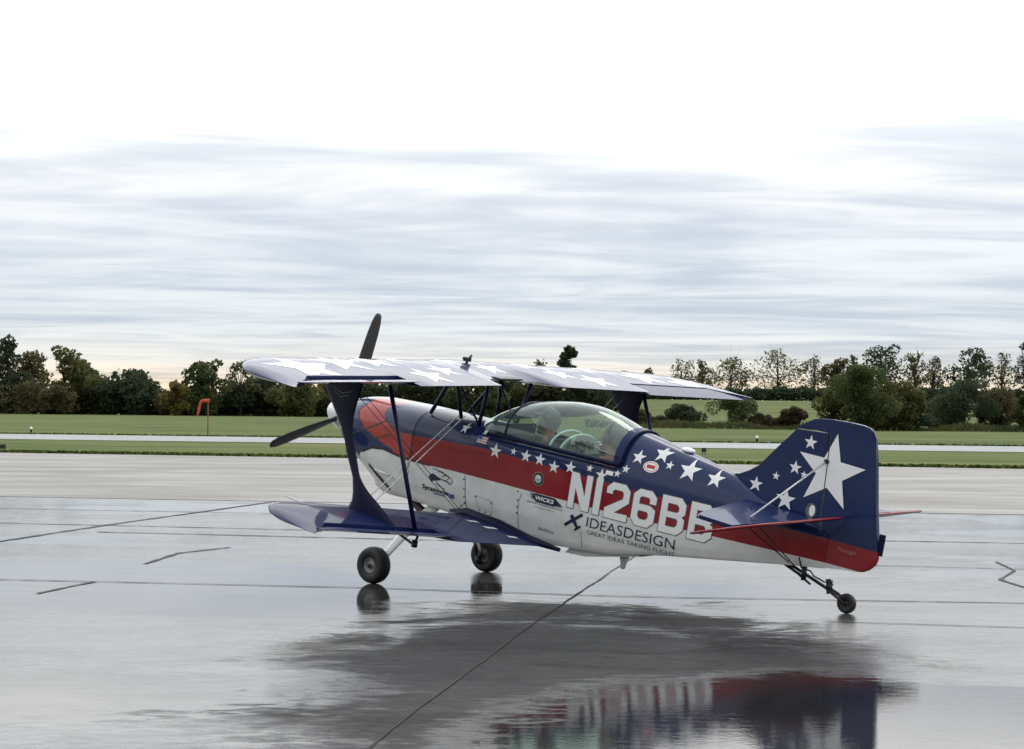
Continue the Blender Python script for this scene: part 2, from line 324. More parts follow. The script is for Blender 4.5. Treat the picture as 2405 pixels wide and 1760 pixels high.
    st = n.new('ShaderNodeMath'); st.operation = 'MULTIPLY_ADD'; l.new(inv.outputs[0], st.inputs[0]); st.inputs[1].default_value = .35; st.inputs[2].default_value = .055
    l.new(st.outputs[0], b.inputs['Strength'])
    hh = n.new('ShaderNodeMath'); hh.operation = 'MULTIPLY_ADD'; l.new(patch, hh.inputs[0]); hh.inputs[1].default_value = 1.6; l.new(fine, hh.inputs[2])
    l.new(hh.outputs[0], b.inputs['Height']); l.new(b.outputs[0], p.inputs['Normal'])
    return m
M['apron'] = apron_mat()
def concrete_mat(name, c0, c1, r):
    m, n, l, p, noise, ramp, big, fine, streak = ground_mat(name, c0, c1, 0, 0, -.14, ior=1.4)
    l.new(ramp(big, .3, .7, r - .10, r + .12), p.inputs['Roughness'])
    b = n.new('ShaderNodeBump'); b.inputs['Strength'].default_value = .3; b.inputs['Distance'].default_value = .004; l.new(fine, b.inputs['Height']); l.new(b.outputs[0], p.inputs['Normal'])
    return m
M['taxi'] = concrete_mat('damp_concrete', (.15, .138, .124), (.235, .222, .20), .48)
M['runway'] = concrete_mat('pale_runway', (.26, .27, .265), (.33, .34, .335), .6)
M['tar'] = simple('crack_sealant', (.018, .018, .019), .5, spec=.10, noise=.3, nscale=9)
def grass_mat():
    m, n, l, p = mat_new('mown_grass'); t = n.new('ShaderNodeTexCoord')
    def noise(sc, sx, sy, det=5, off=0):
        mp = n.new('ShaderNodeMapping'); mp.inputs['Scale'].default_value = (sx, sy, 1); mp.inputs['Location'].default_value = (off, off, 0); mp.inputs['Rotation'].default_value = (0, 0, -.12)
        l.new(t.outputs['Object'], mp.inputs[0]); x = n.new('ShaderNodeTexNoise'); x.inputs['Scale'].default_value = sc; x.inputs['Detail'].default_value = det; l.new(mp.outputs[0], x.inputs['Vector']); return x.outputs[0]
    r = n.new('ShaderNodeValToRGB'); el = r.color_ramp.elements
    el[0].position = .36; el[0].color = (.040, .072, .010, 1); el[1].position = .66; el[1].color = (.165, .155, .055, 1)
    k = r.color_ramp.elements.new(.5); k.color = (.088, .120, .024, 1)
    a = n.new('ShaderNodeMath'); a.operation = 'MULTIPLY_ADD'; l.new(noise(.5, .25, 1.0), a.inputs[0]); a.inputs[1].default_value = .5
    b = n.new('ShaderNodeMath'); b.operation = 'MULTIPLY'; l.new(noise(.05, .5, 1.6, 4, 3), b.inputs[0]); b.inputs[1].default_value = .5; l.new(b.outputs[0], a.inputs[2])
    fine = noise(6, 1, 1, 4, 8); c = n.new('ShaderNodeMath'); c.operation = 'MULTIPLY_ADD'; l.new(fine, c.inputs[0]); c.inputs[1].default_value = .25
    d = n.new('ShaderNodeMath'); d.operation = 'SUBTRACT'; l.new(a.outputs[0], d.inputs[0]); d.inputs[1].default_value = .125; l.new(d.outputs[0], c.inputs[2])
    l.new(c.outputs[0], r.inputs[0]); l.new(r.outputs[0], p.inputs['Base Color']); p.inputs['Roughness'].default_value = .9; p.inputs['Specular IOR Level'].default_value = .15
    bp = n.new('ShaderNodeBump'); bp.inputs['Strength'].default_value = .6; bp.inputs['Distance'].default_value = .05; l.new(fine, bp.inputs['Height']); l.new(bp.outputs[0], p.inputs['Normal'])
    return m
M['grass'] = grass_mat()
def leaf_shader(n, l, p, col, trans=.62):
    """leaves both reflect and let light through"""
    p.inputs['Roughness'].default_value = .75; p.inputs['Specular IOR Level'].default_value = .12; l.new(col, p.inputs['Base Color'])
    tl = n.new('ShaderNodeBsdfTranslucent'); l.new(col, tl.inputs[0]); mx = n.new('ShaderNodeMixShader'); mx.inputs[0].default_value = trans
    l.new(p.outputs[0], mx.inputs[1]); l.new(tl.outputs[0], mx.inputs[2]); l.new(mx.outputs[0], n['Material Output'].inputs[0])
def leaf_mat(name, c):
    m, n, l, p = mat_new(name); t = n.new('ShaderNodeTexCoord'); x = n.new('ShaderNodeTexNoise'); x.inputs['Scale'].default_value = .55; x.inputs['Detail'].default_value = 4
    l.new(t.outputs['Object'], x.inputs['Vector']); r = n.new('ShaderNodeValToRGB'); el = r.color_ramp.elements
    el[0].position = .34; el[0].color = (*[v * .72 for v in c], 1); el[1].position = .66; el[1].color = (*[v * 1.3 for v in c], 1)
    l.new(x.outputs[0], r.inputs[0]); leaf_shader(n, l, p, r.outputs[0]); return m
LEAF = {k: leaf_mat('foliage_' + k, c) for k, c in dict(dark=(.060, .082, .046), green=(.085, .112, .044), olive=(.118, .122, .048), brown=(.115, .104, .056), yellow=(.17, .145, .045), pale=(.150, .150, .075)).items()}
M['bark'] = simple('tree_bark', (.045, .038, .030), .9, noise=.3, nscale=4)

# ------------------------------------------------------------------ terrain, runway, apron
def gpt(px, py, z=0.0):
    """ground point seen at photo pixel (used only to lay the place out to scale)"""
    a, b = px - IMW / 2, py - HORIZON; u = a * cr + b * sr; v = -a * sr + b * cr
    d = (EYE - z) * FPX / v; return u * d / FPX, d
def terrain_z(x, y):
    d = np.hypot(x, y * 1.0); ang = x / np.maximum(y, 1.0)
    right = sstep(.02, .07, ang)
    hill = 5.2 * sstep(190, 520, y) * right + 1.0 * sstep(520, 900, y)
    return hill - .016
xs = np.concatenate([np.linspace(-6000, -400, 12), np.linspace(-360, 360, 61), np.linspace(400, 6000, 12)])
ys = np.concatenate([[-400, -100, -20, 0], np.linspace(20, 700, 86), [800, 1000, 1500, 2500, 4000, 7000]])
gx, gy = np.meshgrid(xs, ys); gz = terrain_z(gx, gy)
V = np.stack([gx, gy, gz], -1).reshape(-1, 3); nx = len(xs)
F = [(j * nx + i, j * nx + i + 1, (j + 1) * nx + i + 1, (j + 1) * nx + i) for j in range(len(ys) - 1) for i in range(nx - 1)]
tag(mesh_obj('grass_field', V, F, M['grass']), kind='structure')
def strip(name, a0, a1, b0, b1, z, mat, n=1):
    """quad sheet between two lines a0-a1 (near) and b0-b1 (far), each (x,y)"""
    v = [(*a0, z), (*a1, z), (*b1, z), (*b0, z)]
    return tag(mesh_obj(name, v, [(0, 1, 2, 3)], mat, smooth=False), kind='structure')
def line_pts(p, q, ext):
    p, q = Vector(p), Vector(q); d = (q - p).normalized(); return tuple(p - d * ext), tuple(q + d * ext)
WET = line_pts((-8.06, 27.95), (5.92, 25.93), 60); EDGE = line_pts((-15.7, 54.4), (13.9, 48.0), 60)
RWN = line_pts((-22.2, 77.2), (20.5, 70.8), 700); RWF = line_pts((-26.3, 91.5), (24.2, 83.8), 700)
apron = strip('apron', (-70, -30), (70, -30), WET[0], WET[1], 0.0, M['apron'])
strip('taxiway', WET[0], WET[1], EDGE[0], EDGE[1], 0.004, M['taxi'])
strip('runway', RWN[0], RWN[1], RWF[0], RWF[1], 0.0, M['runway'])
def ribbon(name, pts, w, z, mat, parent, jit=.25):
    P = []
    for (x0, y0), (x1, y1) in zip(pts, pts[1:]):
        n_ = max(2, int(math.hypot(x1 - x0, y1 - y0) / .12))
        P += [(x0 + (x1 - x0) * i / n_, y0 + (y1 - y0) * i / n_) for i in range(n_)]
    P.append(pts[-1]); P = np.array(P); T = np.gradient(P, axis=0); T /= np.linalg.norm(T, axis=1)[:, None] + 1e-9; Nn = np.stack([-T[:, 1], T[:, 0]], 1)
    wob = np.cumsum(RNG.normal(0, .0022, len(P))); wob -= np.linspace(wob[0], wob[-1], len(P))
    ww = w * (1 + jit * RNG.normal(0, 1, len(P))).clip(.35, 2) / 2
    A = P + Nn * (wob + ww)[:, None]; B = P + Nn * (wob - ww)[:, None]
    v = [(*a, z) for a in A] + [(*b, z) for b in B]; k = len(P)
    return mesh_obj(name, v, [(i, i + 1, k + i + 1, k + i) for i in range(k - 1)], mat, parent, smooth=False)
CR = [([(-7.2, 9.0), (-5.39, 18.71), (-4.89, 21.45), (-3.62, 27.4)], .07), ([(-9, 15.1), (-4.2, 14.58), (-1.09, 14.19), (.83, 13.73), (3.92, 13.52), (8, 13.2)], .035),
      ([(-9, 22.1), (-6.24, 21.64), (-2.51, 20.95), (3, 20.2), (5.76, 19.91), (9, 19.7)], .06), ([(-4.72, 20.26), (-2.28, 19.78), (.2, 19.3)], .06),
      ([(-1.0, 5.0), (-.58, 7.46), (.01, 11.14), (1.24, 17.7), (2.0, 22.0), (2.9, 26.0)], .015), ([(-3.61, 13.52), (-3.4, 14.48)], .05),
      ([(-3.34, 16.19), (-3.26, 17.41), (-2.88, 18.22)], .05), ([(4.76, 17.37), (4.66, 16.43), (4.28, 15.47), (4.29, 14.8)], .03),
      ([(-12, 25.4), (-6, 24.6), (-1, 23.9)], .05), ([(3.0, 16.9), (6.5, 16.2)], .03), ([(2.2, 12.2), (5, 11.7)], .02)]
for pts, w_ in CR: ribbon('sealed_crack', pts, w_, .004, M['tar'], apron)

# rough fringe where the turf meets the concrete
def fringe(p, q, n_, hmin, hmax, spread):
    p, q = np.array(p), np.array(q); t = RNG.random(n_); c = p + (q - p) * t[:, None] + RNG.normal(0, spread, (n_, 2)) + np.array([0, spread * 1.6])
    a = RNG.random(n_) * math.pi; h = RNG.uniform(hmin, hmax, n_); w_ = RNG.uniform(.04, .11, n_)
    v = np.zeros((n_, 4, 3)); dx_ = np.cos(a) * w_; dy_ = np.sin(a) * w_
    v[:, 0] = np.stack([c[:, 0] - dx_, c[:, 1] - dy_, np.full(n_, -.02)], 1); v[:, 1] = np.stack([c[:, 0] + dx_, c[:, 1] + dy_, np.full(n_, -.02)], 1)
    lean = RNG.normal(0, .05, (n_, 2))
    v[:, 2] = np.stack([c[:, 0] + dx_ * .4 + lean[:, 0], c[:, 1] + dy_ * .4 + lean[:, 1], h], 1); v[:, 3] = np.stack([c[:, 0] - dx_ * .4 + lean[:, 0], c[:, 1] - dy_ * .4 + lean[:, 1], h], 1)
    return v.reshape(-1, 3)
fv = np.concatenate([fringe((-22, 55.9), (20, 46.8), 5000, .03, .10, .10), fringe((-34, 93.0), (32, 82.8), 3500, .03, .09, .12)])
tag(mesh_obj('grass_verge', fv, [(4 * i, 4 * i + 1, 4 * i + 2, 4 * i + 3) for i in range(len(fv) // 4)], M['grass'], smooth=False), 'ragged turf edge along the concrete and the runway', 'grass', kind='stuff')

# ------------------------------------------------------------------ trees and bushes
def tree(name, label, px, ybase, ytop, wpx, leaf, dens=1.0, airy=False, bush=False, dist=None, group=None, seed=0, lean=0.0, hedge=False):
    rg = np.random.default_rng(seed * 17 + 3)
    if dist is None:
        x, y = gpt(px, ybase); 
    else:
        y = dist; a = px - IMW / 2; b = ybase - HORIZON; x = (a * cr + b * sr) * y / FPX
    z0 = float(terrain_z(np.array(x), np.array(y))); sc = y / FPX
    vb = -(px - IMW / 2) * sr + (ytop - HORIZON) * cr; ztop = EYE - vb * sc; H = max(ztop - z0, 1.0); Wd = wpx * sc
    root = empty(name, (x, y, z0)); tag(root, label, 'bush' if bush else 'tree', group)
    lobes = []; nl = int(10 + 5 * rg.random()) if not bush else 8
    c0 = .20 if airy else (.15 if bush else (.06 if hedge else .24))
    for i in range(nl):
        h = c0 + (1 - c0) * ((i + .5) / nl); rad = Wd * (.5 - .38 * abs(h - .52) ** 1.2 * 1.6) * (.46 if airy else .52); rad = max(rad, Wd * .13)
        off = Wd * .33 * (1 - abs(h - .5)) * rg.random() ** .5; a = rg.random() * 2 * math.pi
        lobes.append((off * math.cos(a), off * math.sin(a) * .9, H * min(h, 1 - .5 * rad / H * .9), rad * rg.uniform(.75, 1.05), rad * rg.uniform(.6, .85) * (.8 if not airy else 1)))
    lobes.append((0, 0, H * .97 - Wd * .13, Wd * .17, Wd * .14))
    for k in range(3): lobes.append((Wd * .36 * rg.choice([-1, 1]) * rg.uniform(.7, 1), rg.normal(0, Wd * .1), H * rg.uniform(.35, .75), Wd * .15, Wd * .13))
    vol = sum(l_[3] ** 2 for l_ in lobes); s_leaf = (.40 if y > 300 else .125) * (1.0 if not airy else .85)
    ntot = int(min(13000, max(900, dens * (1150 if airy else 2200) * vol / (Wd * Wd * .55) * (2.8 if y < 300 else 1))))
    w8 = np.array([l_[3] ** 2 for l_ in lobes]); w8 /= w8.sum(); idx = rg.choice(len(lobes), ntot, p=w8); lb = np.array(lobes)[idx]
    d = rg.normal(0, 1, (ntot, 3)); d /= np.linalg.norm(d, axis=1)[:, None]; rr = rg.uniform(.45, 1.06, ntot) ** (.6 if not airy else .9)
    # clumps: pull leaves towards a few hundred twig centres
    nc = max(30, ntot // 14); tw = rg.integers(0, nc, ntot); dc = rg.normal(0, 1, (nc, 3)); dc /= np.linalg.norm(dc, axis=1)[:, None]
    d = d * .35 + dc[tw] * .65; d /= np.linalg.norm(d, axis=1)[:, None]
    P = lb[:, :3] + d * np.stack([lb[:, 3], lb[:, 3], lb[:, 4]], 1) * rr[:, None]
    P[:, 2] = np.maximum(P[:, 2], .12 if bush else H * .05)
    s = s_leaf * rg.uniform(.55, 1.5, ntot) * (1 if not bush else .8)
    a1 = rg.normal(0, 1, (ntot, 3)); a1 /= np.linalg.norm(a1, axis=1)[:, None]; a2 = np.cross(a1, rg.normal(0, 1, (ntot, 3))); a2 /= np.linalg.norm(a2, axis=1)[:, None]
    a1 *= s[:, None]; a2 *= (s * rg.uniform(.5, .9, ntot))[:, None]
    v = np.stack([P - a1, P - a2 * .8 + a1 * .1, P + a1, P + a2], 1).reshape(-1, 3)
    f = np.arange(ntot * 4).reshape(-1, 4)
    me = bpy.data.meshes.new('crown'); me.from_pydata(v.tolist(), [], f.tolist()); me.materials.append(LEAF[leaf]); lk(bpy.data.objects.new('crown', me), root)
    bm = bmesh.new(); r0 = max(.10, H * .022) * (1 if not bush else .5)
    hs = H * (.55 if not bush else .3)
    add_tube(bm, [(0, 0, -.3), (rg.normal(0, .08), 0, hs * .5), (lean, rg.normal(0, .1), hs), (lean * 1.3, 0, H * .82)], [r0 * 1.3, r0, r0 * .7, r0 * .2], seg=7)
    for l_ in lobes[:: (1 if airy else 2)]:
        st = hs * rg.uniform(.35, .95); e_ = Vector(l_[:3]); b_ = Vector((lean * st / hs, 0, st)); mid = b_.lerp(e_, .5) + Vector((0, 0, H * .03))
        add_tube(bm, [b_, mid, e_], [r0 * .55, r0 * .32, r0 * .1], seg=5)
        if airy:
            for q in range(6):
                t_ = e_ + Vector(rg.normal(0, 1, 3)) * l_[3] * .7; add_tube(bm, [mid.lerp(e_, rg.uniform(.2, .9)), t_], [r0 * .14, r0 * .05], seg=4)
    bm_obj('trunk', bm, M['bark'], root); return root
GL, GR, GM = 'trees along the left hedgerow', 'trees on the hill skyline', 'bushes at the field edge'
TL = [('tall dark tree at the far left edge of the photo', 18, 972, 791, 95, 'dark', {}), ('brownish round tree left of centre in the left wood', 78, 972, 826, 120, 'brown', {}),
      ('olive green tree with rounded top at the right end of the left wood', 150, 972, 815, 100, 'olive', {}), ('tree dropping down at the edge of the left wood', 190, 972, 846, 60, 'green', {}),
      ('low brown thicket in front of the left wood', 60, 973, 895, 130, 'brown', dict(bush=True)), ('low rusty thicket beside the left wood', 135, 973, 905, 70, 'brown', dict(bush=True)),
      ('green bush right of the left wood', 222, 972, 884, 90, 'olive', {}), ('dark bushy tree with spiky top left of the yellow bush', 318, 972, 868, 130, 'dark', {}),
      ('dark bush under the spiky tree', 262, 973, 893, 90, 'dark', dict(bush=True)), ('yellow autumn bush left of the windsock', 412, 972, 897, 56, 'yellow', {}),
      ('green round tree above the windsock', 486, 971, 846, 92, 'green', {}), ('brownish bush under the yellow autumn bush', 420, 973, 925, 90, 'brown', dict(bush=True)),
      ('bare thin tree just left of the wing tip', 565, 971, 848, 70, 'pale', dict(airy=True, dens=.35)), ('dark bush below the bare thin tree', 560, 973, 900, 100, 'dark', dict(bush=True)),
      ('dark green tree behind the upper wing tip', 622, 972, 876, 100, 'dark', {}), ('olive tree behind the interplane strut', 700, 972, 884, 110, 'olive', {}),
      ('brown bush behind the propeller spinner', 770, 972, 896, 100, 'brown', {}), ('dark tree behind the cowling', 850, 972, 886, 110, 'dark', {}),
      ('olive tree behind the front cabane struts', 940, 972, 880, 120, 'olive', {}), ('dark green tree behind the cabane struts', 1030, 972, 878, 120, 'dark', {}),
      ('green tree behind the windscreen', 1120, 972, 884, 110, 'green', {}), ('dark tree behind the canopy front', 1200, 972, 880, 110, 'dark', {}),
      ('thin bare twigs showing above the wing', 1272, 972, 846, 70, 'brown', dict(airy=True, dens=.35)), ('lone tall dark tree rising above the wing', 1340, 972, 813, 62, 'dark', dict(dens=1.3)),
      ('brown tree behind the canopy top', 1290, 972, 890, 110, 'brown', {}), ('dark tree at the end of the hedgerow behind the wing', 1390, 972, 893, 110, 'dark', {}),
      ('dark bush closing the hedgerow beside the right strut', 1452, 974, 905, 70, 'dark', {})]
for i, (lab, px, yb, yt, w_, lf, kw) in enumerate(TL):
    tree('hedgerow_tree' if not kw.get('bush') else 'hedgerow_bush', lab, px, yb, yt, w_ * 1.4, lf, dist=(324 if lf == 'yellow' else 332 + (i * 37 % 23) - (12 if kw.get('bush') else 0)), group=GL, seed=i + 1, hedge=not kw.get('airy'), **kw)
TR = [('sparse brownish tree above the right wing tip, leftmost on the hill', 1600, 846, 78, 'pale', dict(airy=True, dens=.55)), ('narrow sparse tree on the hill beside the sparse brownish one', 1650, 846, 40, 'pale', dict(airy=True, dens=.7)),
      ('green two-headed tree on the hill behind the right wing tip', 1716, 838, 104, 'olive', dict(airy=True, dens=1.6)), ('pale airy tree on the hill, right of the two-headed tree', 1826, 824, 116, 'pale', dict(airy=True, dens=1.1)),
      ('pale thin tree on the hill above the fin', 1912, 838, 70, 'pale', dict(airy=True, dens=.7)), ('brown round tree on the hill above the rudder', 1968, 842, 78, 'brown', dict(dens=1.1)),
      ('pale slim tree behind the brown round tree', 2006, 834, 36, 'pale', dict(airy=True, dens=.7)), ('big dark tree on the hill, tallest right of the tail', 2078, 812, 108, 'dark', dict(dens=1.3)),
      ('pale airy tree right of the big dark hill tree', 2148, 826, 60, 'olive', dict(airy=True, dens=.9)), ('thin pale tree in the gap between the dark hill trees', 2190, 838, 46, 'pale', dict(airy=True, dens=.6)),
      ('broad dark round tree on the hill near the right edge', 2274, 818, 112, 'dark', dict(dens=1.3)), ('airy olive tree right of the broad dark round tree', 2352, 830, 70, 'olive', dict(airy=True, dens=1.0)),
      ('tall tree cut by the right edge of the photo', 2408, 800, 50, 'dark', dict(airy=True, dens=1.0)), ('small tree on the hill just above the wing surface', 1522, 866, 40, 'olive', dict(airy=True, dens=1.2)),
      ('low tree on the hill above the wing, next to the small one', 1470, 872, 50, 'brown', dict(airy=True, dens=.8))]
for i, (lab, px, yt, w_, lf, kw) in enumerate(TR):
    tree('skyline_tree', lab, px, 944, yt, w_ * 1.35, lf, dist=528 + (i * 31 % 19), group=GR, seed=60 + i, **kw)
# continuous hedge along the hill crest: a far mass nobody could count
rg = np.random.default_rng(5); nh = 26000; hx = rg.uniform(20, 165, nh); hy = 520 + rg.normal(0, 2.0, nh) ; hh = (3.7 + .5 * np.sin(hx * .21) * np.sin(hx * .057 + 1) + .35 * np.sin(hx * .9) + .25 * np.sin(hx * 2.3)).clip(2.2, 5.2)
hz = terrain_z(hx, hy) + hh * rg.random(nh) ** .8; s_ = rg.uniform(.25, .6, nh)
a1 = rg.normal(0, 1, (nh, 3)); a1 /= np.linalg.norm(a1, axis=1)[:, None]; a2 = np.cross(a1, rg.normal(0, 1, (nh, 3))); a2 /= np.linalg.norm(a2, axis=1)[:, None]
P = np.stack([hx, hy, hz], 1); a1 *= s_[:, None]; a2 *= s_[:, None] * .7
tag(mesh_obj('far_hedge', np.stack([P - a1, P - a2, P + a1, P + a2], 1).reshape(-1, 3), np.arange(nh * 4).reshape(-1, 4).tolist(), LEAF['dark'], smooth=False), 'dark hedge running along the crest of the grassy hill', 'hedge', kind='stuff')
def thicket_mat():
    m, n, l, p = mat_new('mixed_thicket'); t = n.new('ShaderNodeTexCoord'); x = n.new('ShaderNodeTexNoise'); x.inputs['Scale'].default_value = .16; x.inputs['Detail'].default_value = 5; x.inputs['Roughness'].default_value = .7
    l.new(t.outputs['Object'], x.inputs['Vector']); r = n.new('ShaderNodeValToRGB'); el = r.color_ramp.elements
    el[0].position = .30; el[0].color = (.026, .042, .030, 1); el[1].position = .72; el[1].color = (.115, .092, .042, 1)
    k = r.color_ramp.elements.new(.46); k.color = (.056, .074, .034, 1); k = r.color_ramp.elements.new(.58); k.color = (.088, .092, .036, 1)
    l.new(x.outputs[0], r.inputs[0]); leaf_shader(n, l, p, r.outputs[0]); return m
M['thicket'] = thicket_mat()
rg = np.random.default_rng(11); nh = 60000; hx = rg.uniform(-135, 24, nh); hh = (5.4 + 1.0 * np.sin(hx * .23) + .8 * np.sin(hx * .61 + 1) + .6 * np.sin(hx * 1.7)) * (1 - .25 * sstep(0, 24, hx))
hy = 344 + rg.uniform(-3.5, 3.5, nh); hz = -.1 + hh * rg.random(nh) ** .9; s_ = rg.uniform(.18, .5, nh)
a1 = rg.normal(0, 1, (nh, 3)); a1 /= np.linalg.norm(a1, axis=1)[:, None]; a2 = np.cross(a1, rg.normal(0, 1, (nh, 3))); a2 /= np.linalg.norm(a2, axis=1)[:, None]
P = np.stack([hx, hy, hz], 1); a1 *= s_[:, None]; a2 *= s_[:, None] * .7
tag(mesh_obj('hedgerow_thicket', np.stack([P - a1, P - a2, P + a1, P + a2], 1).reshape(-1, 3), np.arange(nh * 4).reshape(-1, 4).tolist(), M['thicket'], smooth=False), 'tangled undergrowth filling the left hedgerow between the trees', 'undergrowth', kind='stuff')
TM = [('dark green bush below the right wing tip', 1612, 1003, 952, 84, 'dark', {}), ('larger brown-topped bush beside the dark green one', 1716, 1004, 928, 108, 'green', {}),
      ('low rusty scrub between the bush pair and the fin', 1786, 1004, 972, 50, 'brown', {}), ('rounded brownish bush left of the fin', 1866, 1003, 956, 58, 'brown', {}),
      ('low scrub in front of the fin', 1826, 1005, 982, 50, 'brown', {}), ('low dark bush between the two mid-field trees', 2138, 1012, 952, 90, 'dark', {}),
      ('bush cut off at the right edge of the field', 2402, 1014, 930, 50, 'green', {}), ('low bush behind the slave strut on the right wing', 1494, 1002, 962, 60, 'olive', {}), ('small scrub beside the right aileron strut', 1552, 1003, 978, 50, 'brown', {})]
for i, (lab, px, yb, yt, w_, lf, kw) in enumerate(TM): tree('field_bush', lab, px, yb, yt, w_ * 1.25, lf, bush=True, dist=172 - (px - 1500) * .012, group=GM, seed=90 + i, **kw)
rg = np.random.default_rng(21); nh = 9000; hx = rg.uniform(7, 52, nh); hh = .35 + .35 * np.sin(hx * .7) * np.sin(hx * .23 + 2) + .25 * rg.random(nh); hy = 166 + rg.normal(0, 1.6, nh) - (hx - 20) * .08
hz = terrain_z(hx, hy) + hh.clip(.1, 1) * rg.random(nh) ** .7; s_ = rg.uniform(.05, .16, nh); a1 = rg.normal(0, .6, (nh, 3)); a1[:, 2] = rg.uniform(.6, 1.5, nh); a1 /= np.linalg.norm(a1, axis=1)[:, None]
a2 = np.cross(a1, rg.normal(0, 1, (nh, 3))); a2 /= np.linalg.norm(a2, axis=1)[:, None]; P = np.stack([hx, hy, hz], 1); a1 *= s_[:, None] * 1.6; a2 *= s_[:, None] * .5
tag(mesh_obj('rough_margin', np.stack([P - a1, P - a2, P + a1, P + a2], 1).reshape(-1, 3), np.arange(nh * 4).reshape(-1, 4).tolist(), M['thicket'], smooth=False), 'strip of tall weeds along the far edge of the mown grass', 'weeds', kind='stuff')
TB = [('large spreading green tree behind the rudder', 2022, 1010, 858, 138, 'green', dict(dens=1.5)), ('olive lower limb-rich tree right of the rudder', 2098, 1011, 898, 118, 'olive', dict(dens=1.2)), ('lower olive tree left of the spreading green one', 1958, 1010, 884, 104, 'olive', dict(dens=1.1)),
      ('wide dark tree in the field at the right', 2262, 1013, 892, 150, 'dark', dict(dens=1.4)), ('brownish wide tree beside the dark field tree', 2346, 1013, 915, 110, 'brown', dict(dens=1.2)), ('olive shrub left of the wide dark field tree', 2206, 1013, 930, 80, 'olive', dict(dens=1.0))]
for i, (lab, px, yb, yt, w_, lf, kw) in enumerate(TB): tree('field_tree', lab, px, yb, yt, w_ * 1.25, lf, dist=160 + i * 3, group='trees in the field at right', seed=120 + i, hedge=True, **kw)

# ------------------------------------------------------------------ airfield furniture
M['orange'] = simple('windsock_cloth', (.46, .070, .045), .8, noise=.15, nscale=3)
M['rust'] = simple('rusty_pole', (.22, .09, .03), .8)
wx, wy = gpt(488, 1022); ws = tag(empty('windsock', (wx, wy, 0)), 'limp orange windsock on a thin pole beside the runway', 'windsock')
k_ = wy / FPX
tube_obj('pole', [(0, 0, -.1), (0, 0, 84 * k_)], [.030, .024], M['rust'], ws)
bm = bmesh.new(); T0 = 80 * k_
add_tube(bm, [(.06, 0, T0), (-8 * k_, 0, T0), (-15 * k_, 0, T0 - 1 * k_), (-19 * k_, 0, T0 - 9 * k_), (-22 * k_, 0, T0 - 24 * k_), (-24.5 * k_, 0, T0 - 34 * k_)], [4.6 * k_, 4.4 * k_, 3.9 * k_, 3.2 * k_, 3.0 * k_, 2.4 * k_], seg=14, cap=False)
bm_obj('sock', bm, M['orange'], ws)
bm = bmesh.new(); add_lathe(bm, [(.05, 4.8 * k_), (.09, 4.8 * k_), (.09, 4.4 * k_), (.05, 4.4 * k_)], 20, 'x', (0, 0, T0)); bm_obj('hoop', bm, M['rust'], ws)
M['lampglass'] = simple('edge_light_dome', (.8, .8, .76), .3)
for px, py, lab in ((73, 1016, 'small white runway edge light at the far left'), (1778, 1038, 'small white runway edge light left of the fin')):
    x, y = gpt(px, py); o = tag(empty('runway_edge_light', (x, y, 0)), lab, 'light', 'runway edge lights')
    bm = bmesh.new(); add_lathe(bm, [(0, .05), (.12, .05), (.12, .07), (.16, .07)], 12, 'z', cap=True); bm_obj('stem', bm, M['black'], o)
    bm = bmesh.new(); add_lathe(bm, [(.16, .09), (.24, .085), (.30, .05), (.32, .005)], 12, 'z', cap=True); bm_obj('dome', bm, M['lampglass'], o)
for px, py, lab in ((7, 1061, 'small black marker box on the grass at the left edge'), (1653, 1068, 'small black marker box on the grass behind the turtledeck')):
    x, y = gpt(px, py); o = tag(empty('marker_box', (x, y, 0)), lab, 'marker', 'marker boxes')
    bm = bmesh.new(); add_box(bm, (0, 0, .16), (.16, .12, .14)); bmesh.ops.bevel(bm, geom=bm.edges[:], offset=.012, segments=1); bm_obj('housing', bm, M['black'], o, smooth=False)
    bm = bmesh.new(); add_tube(bm, [(-.04, 0, -.02), (-.04, 0, .1)], .012, seg=6); add_tube(bm, [(.04, 0, -.02), (.04, 0, .1)], .012, seg=6); bm_obj('legs', bm, M['steel'], o)

# ================================================================== the biplane
PSI = .66830; TH = math.radians(11.0); c_, s__ = math.cos(PSI), math.sin(PSI); C_, S_ = math.cos(TH), math.sin(TH)
plane = empty('aerobatic_biplane')
plane.matrix_world = Matrix(((-c_ * C_, -s__, S_ * c_, -.66814), (s__ * C_, -c_, -S_ * s__, 15.15943), (S_, 0, C_, 0), (0, 0, 0, 1)))
tag(plane, 'blue, red and white aerobatic biplane with white stars standing on the wet apron', 'airplane')
def body(x, y, z): return plane.matrix_world @ Vector((x, y, z))

# ---- fuselage loft (x forward, y left, z up)
def ip(x, t):
    t = sorted(t); return float(np.interp(x, [p[0] for p in t], [p[1] for p in t]))
T_TOP = [(-3.62, 1.31), (-3.3, 1.335), (-3.0, 1.42), (-2.80, 1.52), (-2.645, 1.55), (-2.243, 1.617), (-1.89, 1.676), (-1.88, 1.405), (-1.4, 1.405), (-.80, 1.395), (-.62, 1.400), (-.46, 1.455), (-.04, 1.446), (.37, 1.437), (.80, 1.415), (.98, 1.385), (1.08, 1.345), (1.14, 1.30), (1.17, 1.26)]
T_BOT = [(-3.62, 1.025), (-3.36, .982), (-2.87, .895), (-2.26, .788), (-1.91, .705), (-1.56, .665), (-1.25, .635), (-.6, .640), (-.2, .655), (.2, .655), (.42, .640), (.55, .640), (.60, .715), (.80, .835), (.95, .915), (1.05, .965), (1.13, 1.02), (1.17, 1.09)]
T_W = [(-3.62, .025), (-3.2, .085), (-2.8, .155), (-1.9, .30), (-1.4, .34), (-1.0, .36), (.3, .36), (.7, .345), (.9, .325), (1.02, .29), (1.10, .245), (1.15, .19), (1.17, .15)]
T_SH = [(-3.62, 1.22), (-2.0, 1.235), (.3, 1.21), (.9, 1.18), (1.17, 1.17)]
